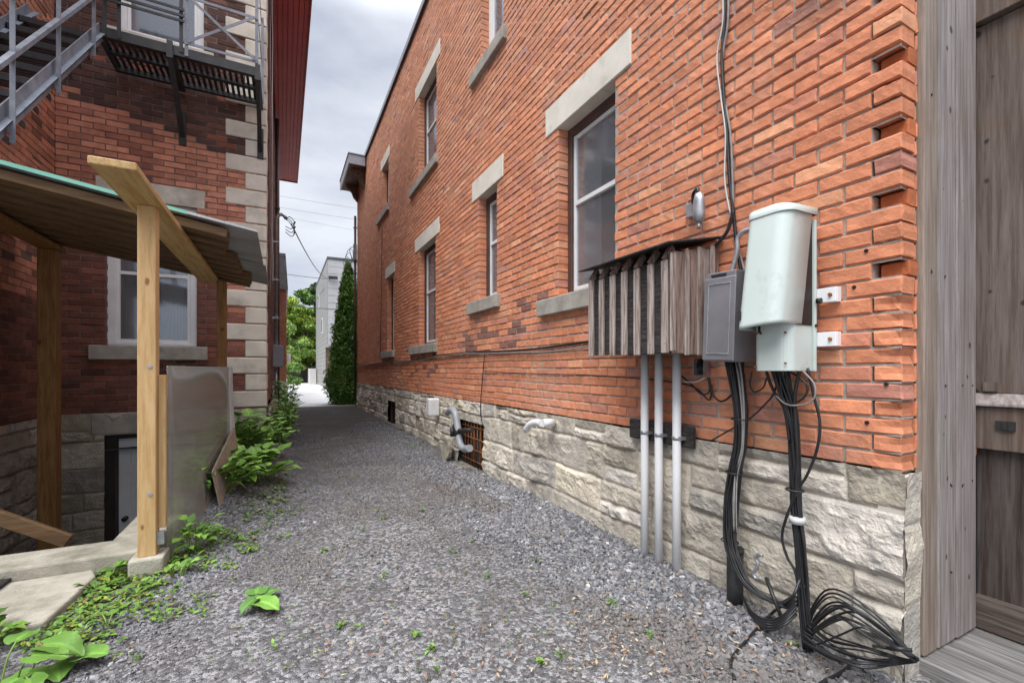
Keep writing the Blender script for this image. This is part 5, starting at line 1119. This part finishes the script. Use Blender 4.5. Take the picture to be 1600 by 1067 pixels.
def big_leaf(g, base, az, pitch, length, width, col, droop=.6, rnd=random, nseg=14, nc=10):
    """a heart shaped, quilted blade with pale veins"""
    d = Vector((math.cos(az), math.sin(az), 0)); sd = Vector((-d.y, d.x, 0)); o = len(g.v); p = Vector(base); an = pitch; ph = rnd.uniform(0, 6); cup = rnd.uniform(.05, .28)
    for i in range(nseg + 1):
        t = i / nseg; prof = max(.015, (math.sin(math.pi * t ** .58) ** .72) if 0 < t < 1 else (.30 if t == 0 else .0)); wv = width / 2 * prof * (1 + .05 * math.sin(t * 17 + ph)); up = Vector((0, 0, 1)) * math.cos(an) - d * math.sin(an)
        for j in range(nc + 1):
            q = 2 * j / nc - 1; a = abs(q); vein = abs(math.sin((t - .42 * a) * math.pi * 6)); lobe = -d * (width * .24 * a ** 1.5 * max(0, 1 - t * 2.6)); wav = .045 * width * a * a * math.sin(t * 11 + ph + (2 if q < 0 else 0))
            g.v.append(tuple(p + sd * wv * q + lobe + up * (cup * wv * a + .030 * width * (vein - .5) * min(1, a * 3) * (1 - a * .4) + wav)))
        p = p + (d * math.cos(an) + Vector((0, 0, 1)) * math.sin(an)) * (length / nseg); an -= droop / nseg
    sm = g.sm; g.sm = True; c = np.array(col)
    for i in range(nseg):
        for j in range(nc):
            a = o + i * (nc + 1) + j; t = (i + .5) / nseg; q = abs(2 * (j + .5) / nc - 1); v = abs(math.sin((t - .42 * q) * math.pi * 6)); k = 1.35 if q < .12 else (1.10 if v < .3 else .95); g.k = tuple(c * k); g.face([a, a + 1, a + nc + 2, a + nc + 1])
    g.sm = sm
def plant(name, label, x, y, n, h, L, Wd, seed, cat='plant', spread=.12, heart=.6, group=None, pitch=(.1, .8), cols=GREENS, clump=1, z=None):
    r = random.Random(seed); z0 = float(gheight(x, y)) if z is None else z; t = thing(name, label, cat, (x, y, z0), group); gs, gl = G(), G()
    for k in range(n):
        az = 6.283 * k / n * 2.4 + r.uniform(-.6, .6); hh = h * r.uniform(.35, 1.0); rad = spread * r.uniform(.25, 1.0); b = (x + spread * .25 * r.uniform(-1, 1), y + spread * .25 * r.uniform(-1, 1), z0 - .01)
        e = (b[0] + rad * math.cos(az), b[1] + rad * math.sin(az), z0 + hh); m = ((b[0] * .6 + e[0] * .4), (b[1] * .6 + e[1] * .4), z0 + hh * .65); gs.tube(spline([b, m, e], 3), .0028 + L * .006, 5)
        for c in range(clump):
            q = 1 - c / (clump + .5); pb = (b[0] + (e[0] - b[0]) * q, b[1] + (e[1] - b[1]) * q, z0 + hh * (.3 + .7 * q)) if c else e
            s = r.uniform(.65, 1.15)
            if L >= .125 and not c: big_leaf(gl, pb, az + r.uniform(-.3, .3), r.uniform(*pitch), L * s, Wd * s * r.uniform(.9, 1.15), np.array(r.choice(cols)) * r.uniform(.85, 1.12), r.uniform(.3, .9), r); continue
            leaf(gl, pb, az + (r.uniform(-1.3, 1.3) if c else r.uniform(-.3, .3)), r.uniform(*pitch), L * s, Wd * s * r.uniform(.85, 1.1), np.array(r.choice(cols)) * r.uniform(.85, 1.15), heart, r.uniform(.4, 1.3), r)
    gs.k = (1, 1, 1); gs.c = [(.16, .24, .06)] * len(gs.f); obj('stems', gs, 'leaf', t, recalc=False); obj('foliage', gl, 'leaf', t, recalc=False); return t
Zp = lambda px, py: on_z(px, py)[:2]
x, y = Zp(18, 1072); plant('burdock', 'big heart shaped burdock leaves at the near end of the concrete slab', x, y + .02, 6, .15, .135, .125, 71, spread=.16, heart=.62, pitch=(-.15, .55), cols=[(.105, .215, .038), (.125, .24, .044), (.085, .175, .032)])
x, y = Zp(88, 1042); plant('burdock', 'two broad burdock leaves just right of the largest burdock', x, y, 3, .06, .135, .13, 72, spread=.11, heart=.6, pitch=(-.1, .35), cols=[(.11, .23, .042), (.13, .26, .048)])
x, y = Zp(2, 1012); plant('weed', 'narrow leaved weed at the edge of the burdock where the concrete slab ends', x - .02, y, 10, .12, .07, .045, 73, spread=.09, clump=2)
x, y = Zp(398, 952); plant('seedling', 'lone broad leaved seedling in the open gravel', x, y, 4, .06, .13, .10, 74, spread=.07, heart=.7, pitch=(-.05, .4), cols=[(.16, .32, .055), (.10, .22, .045)])
for i, (px, py, n, h, L, W_, sp, cl, lab, dz) in enumerate((
    (298, 865, 16, .24, .085, .055, .12, 2, 'leafy weed close beside the foot of the new timber post', 0), (278, 905, 8, .10, .07, .05, .10, 1, 'small weed just in front of the foot of the timber post', 0),
    (345, 800, 46, .30, .12, .07, .30, 3, 'long leaved weed clump in front of the loose chipboard pieces', 0), (392, 775, 36, .30, .15, .13, .28, 2, 'broad leaved weed clump right of the loose chipboard pieces', 0),
    (372, 752, 72, .50, .125, .105, .38, 3, 'tall dense weed clump at the foot of the corner stones', 0), (420, 770, 6, .14, .24, .20, .12, 1, 'single very large round leaf lying out over the gravel', 0),
    (408, 735, 46, .34, .126, .10, .36, 3, 'low weed clump spreading from the house corner to the lane', 0))):
    x, y = Zp(px, py); plant('weed', lab, x, y, n, h, L, W_, 80 + i, spread=sp, clump=cl, group='weeds along the brown house', cols=[tuple(1.6 * q for q in c_) for c_ in GREENS])  # greens brightened to offset the shade beside the house
for i, (x, y, n, h, L, W_, sp, cl, lab) in enumerate((
    (-.02, 7.6, 34, .62, .10, .075, .20, 4, 'tall vine like weed growing up the alley wall just past the corner'), (.02, 8.6, 34, .62, .11, .08, .24, 4, 'bushy weed on the alley wall below the meter box'),
    (.05, 9.9, 36, .95, .12, .09, .28, 4, 'tallest leafy weed on the alley wall around the grey conduit'), (.12, 11.2, 26, .50, .12, .09, .30, 3, 'weed reaching out into the lane past the grey conduit'), (.0, 12.8, 26, .8, .13, .1, .3, 3, 'farthest weed clump on the alley wall near the brown downpipe'))):
    plant('weed', lab, x, y, n, h, L, W_, 95 + i, spread=sp, clump=cl, group='weeds along the brown house', cols=[tuple(1.6 * q for q in c_) for c_ in GREENS] + [(.26, .42, .07)])  # same lifted greens, countering the shade along the wall

for i, (px, py, n, h, L, W_, lab) in enumerate(((150, 925, 9, .05, .055, .045, 'flat leaved weed at the edge of the concrete slab nearest the burdock'), (178, 905, 10, .07, .06, .045, 'pale leaved weed in front of the terracotta fragment'), (205, 880, 9, .10, .06, .05, 'weed growing between the low concrete wall and the concrete block'),
    (215, 930, 8, .05, .05, .04, 'small rosette weed a little out from the concrete block'), (170, 985, 8, .05, .05, .035, 'small rosette weed midway between burdock and seedling'), (330, 850, 12, .10, .06, .04, 'small weed between the timber post and the chipboard pieces'), (270, 825, 12, .16, .06, .045, 'weed at the bottom of the plastic sheet'))):
    x, y = Zp(px, py); plant('weed', lab, x, y, n, h, L, W_, 130 + i, spread=.06, group='small weeds by the concrete slab')
# low ground cover, one mass
def cover():
    r = random.Random(5); gl = G()
    def tuft(x, y, n, L, cols, s=.05):
        z = float(gheight(x, y)) + .004
        for k in range(n): az = r.uniform(0, 6.28); leaf(gl, (x + r.uniform(-s, s), y + r.uniform(-s, s), z + r.uniform(0, .022)), az, r.uniform(-.05, .9), L * r.uniform(.5, 1.2), L * r.uniform(.35, .7), np.array(r.choice(cols)) * r.uniform(.8, 1.2), .7, r.uniform(.2, 1.2), r, nseg=3)
    cl = GREENS * 3 + [(.20, .26, .04), (.26, .27, .05), (.20, .12, .05)]
    pl = [(30, 1010), (85, 1000), (120, 960), (145, 915), (165, 890), (195, 905), (225, 895), (250, 890), (270, 870)]
    for i in range(len(pl) - 1):
        for k in range(26):
            t = r.random(); px = pl[i][0] + (pl[i + 1][0] - pl[i][0]) * t; py = pl[i][1] + (pl[i + 1][1] - pl[i][1]) * t; x, y = Zp(px + abs(r.gauss(0, 22)), py + r.gauss(0, 7)); tuft(x, y, r.randint(4, 9), r.uniform(.018, .042), cl, .045)
    for (cx, cy, sx, sy, n) in ((205, 905, 40, 14, 40), (160, 950, 40, 20, 45), (225, 930, 50, 22, 40), (300, 880, 45, 18, 45), (360, 845, 45, 18, 55), (410, 800, 40, 22, 60), (440, 770, 30, 22, 40), (440, 700, 14, 18, 40), (452, 660, 10, 8, 30), (140, 1010, 50, 25, 30), (260, 960, 60, 18, 24), (440, 660, 8, 10, 20), (640, 690, 50, 14, 18), (520, 740, 40, 20, 14)):
        for k in range(n): x, y = Zp(cx + r.gauss(0, sx * .6), cy + r.gauss(0, sy * .6)); tuft(x, y, r.randint(3, 8), r.uniform(.018, .04), cl, .04)
    for (px, py) in ((703, 866), (710, 868), (520, 860), (598, 812), (735, 850), (840, 880), (505, 862), (560, 985), (650, 1000), (685, 1050), (675, 1020), (530, 985), (845, 1040), (875, 1035), (955, 945), (1240, 1010), (1265, 1015), (590, 800), (565, 832), (822, 935), (620, 770), (545, 770), (470, 800), (480, 770), (640, 740), (700, 740), (740, 760), (660, 800), (430, 1020), (215, 1035), (320, 965), (600, 905), (1015, 995), (760, 905)):
        x, y = Zp(px, py); tuft(x, y, r.randint(5, 11), r.uniform(.018, .032), GREENS, .016)
    for k in range(240):
        px = r.uniform(330, 900); py = r.uniform(690, 1060); x, y = Zp(px, py)
        if x < 1.9: tuft(x, y, r.randint(1, 3), r.uniform(.010, .02), cl, .02)
    obj('weeds', gl, 'leaf', kind='stuff', recalc=False)
cover()
def litter():
    r = random.Random(8); g = G(); cols = [(.26, .13, .06), (.34, .20, .10), (.42, .30, .18), (.20, .10, .055), (.5, .42, .3)]
    for k in range(950):
        if 420 <= k < 820 and r.random() < .55: continue
        if k < 420: px, py = r.uniform(480, 1300), r.uniform(760, 1067)
        elif k < 700: px, py = r.gauss(960, 60), r.gauss(1000, 35)
        elif k < 820: px, py = r.gauss(1190, 60), r.gauss(985, 35)
        else: px, py = r.gauss(690, 40), r.gauss(740, 16)
        if not (650 < py < 1080): continue
        x, y = Zp(px, py)
        if x > 2.12 or y < .5: continue
        leaf(g, (x, y, float(gheight(x, y)) + .016 + r.uniform(0, .006)), r.uniform(0, 6.28), r.uniform(-.25, .3), r.uniform(.010, .030) * (1.3 if r.random() < .15 else 1), r.uniform(.004, .013), r.choice(cols), .8, r.uniform(-.8, .8), r, nseg=3)
    obj('leaf_litter', g, 'dry_leaf', kind='stuff', recalc=False)
litter()

# ------------------------------------------------------------------ crushed stone on the lane, one mass
def gravel():
    rng = np.random.default_rng(3); ph = (1 + 5 ** .5) / 2
    ico = np.array([(-1, ph, 0), (1, ph, 0), (-1, -ph, 0), (1, -ph, 0), (0, -1, ph), (0, 1, ph), (0, -1, -ph), (0, 1, -ph), (ph, 0, -1), (ph, 0, 1), (-ph, 0, -1), (-ph, 0, 1)]) / math.sqrt(1 + ph * ph)
    fc = np.array([(0, 11, 5), (0, 5, 1), (0, 1, 7), (0, 7, 10), (0, 10, 11), (1, 5, 9), (5, 11, 4), (11, 10, 2), (10, 7, 6), (7, 1, 8), (3, 9, 4), (3, 4, 2), (3, 2, 6), (3, 6, 8), (3, 8, 9), (4, 9, 5), (2, 4, 11), (6, 2, 10), (8, 6, 7), (9, 8, 1)])
    pr = np.stack([ico * rng.uniform(.55, 1.3, (12, 1)) * np.array((1, rng.uniform(.6, .95), rng.uniform(.35, .7))) for _ in range(24)])
    def batch(n, x0, x1, y0, y1, s0, s1, pw=1.0):
        x = rng.uniform(x0, x1, n); y = y0 + (y1 - y0) * rng.random(n) ** pw
        s = s0 + (s1 - s0) * rng.random(n) ** 2.6
        s = s * (1 + .55 * sstep(1.1, 1.9, x) * sstep(7, 5, y)); return x, y, s
    parts = [batch(62000, -1.15, 2.15, .75, 3.4, .0045, .0155), batch(52000, -1.0, 2.15, 3.0, 6.8, .006, .0165, 1.3), batch(22000, -.4, 2.1, 6.5, 11, .008, .017, 1.4)]
    x = np.concatenate([p[0] for p in parts]); y = np.concatenate([p[1] for p in parts]); s = np.concatenate([p[2] for p in parts])
    d = fbm(x * 1.3, y * 1.3, 77, 4); rut = np.exp(-((x - .75 - .05 * (y - 3)) / .40) ** 2) * .35
    prob = np.clip(1.25 - 1.7 * sstep(.42, .60, d) - 1.6 * rut, .10, 1) * (1 - .75 * sstep(7, 10, y)); prob = np.where(x > 1.35, 1.0 - .5 * sstep(7, 10, y), prob)
    slab = (x < -.92) & (y < 3.45); curb = (x < -.70) & (y > 3.2); keep = (rng.random(len(x)) < prob) & ~slab & ~curb
    x, y, s = x[keep], y[keep], s[keep]; n = len(x); s = s * (1 - .35 * sstep(.44, .62, fbm(x * .9 + 7, y * .7, 91, 5)) * (x < 1.4))
    z = gheight(x, y) + s * rng.uniform(-.05, .42, n)
    q = rng.normal(size=(n, 4)) * np.array((1.0, .35, .35, 1.0)); q /= np.linalg.norm(q, axis=1)[:, None]; a, b, c, dd = q.T
    Rm = np.stack([np.stack([1 - 2 * (c * c + dd * dd), 2 * (b * c - a * dd), 2 * (b * dd + a * c)], -1), np.stack([2 * (b * c + a * dd), 1 - 2 * (b * b + dd * dd), 2 * (c * dd - a * b)], -1), np.stack([2 * (b * dd - a * c), 2 * (c * dd + a * b), 1 - 2 * (b * b + c * c)], -1)], 1)
    V = np.einsum('nij,nkj->nki', Rm, pr[rng.integers(0, 24, n)]) * s[:, None, None] + np.stack([x, y, z], -1)[:, None, :]
    base = np.array(((.145, .145, .153), (.205, .204, .214), (.285, .283, .292), (.235, .212, .192), (.43, .425, .42), (.095, .096, .104)))
    col = base[rng.choice(6, n, p=(.32, .32, .15, .06, .025, .125))] * rng.uniform(.8, 1.2, (n, 1))
    wear = (.75 * sstep(.44, .62, fbm(x * .9 + 7, y * .7, 91, 5)) + .8 * np.exp(-((x - .75 - .05 * (y - 3)) / .42) ** 2) * sstep(.40, .6, fbm(x * 2, y * 1.2, 93, 4)))[:, None].clip(0, .85); col = col * (1 - wear) + np.array((.150, .130, .114)) * rng.uniform(.6, 1.35, (n, 1)) * wear
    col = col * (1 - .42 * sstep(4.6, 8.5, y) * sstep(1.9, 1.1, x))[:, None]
    F = (np.arange(n)[:, None, None] * 12 + fc[None]).reshape(-1, 3)
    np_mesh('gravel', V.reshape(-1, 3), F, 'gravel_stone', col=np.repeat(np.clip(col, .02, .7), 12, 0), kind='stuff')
gravel()
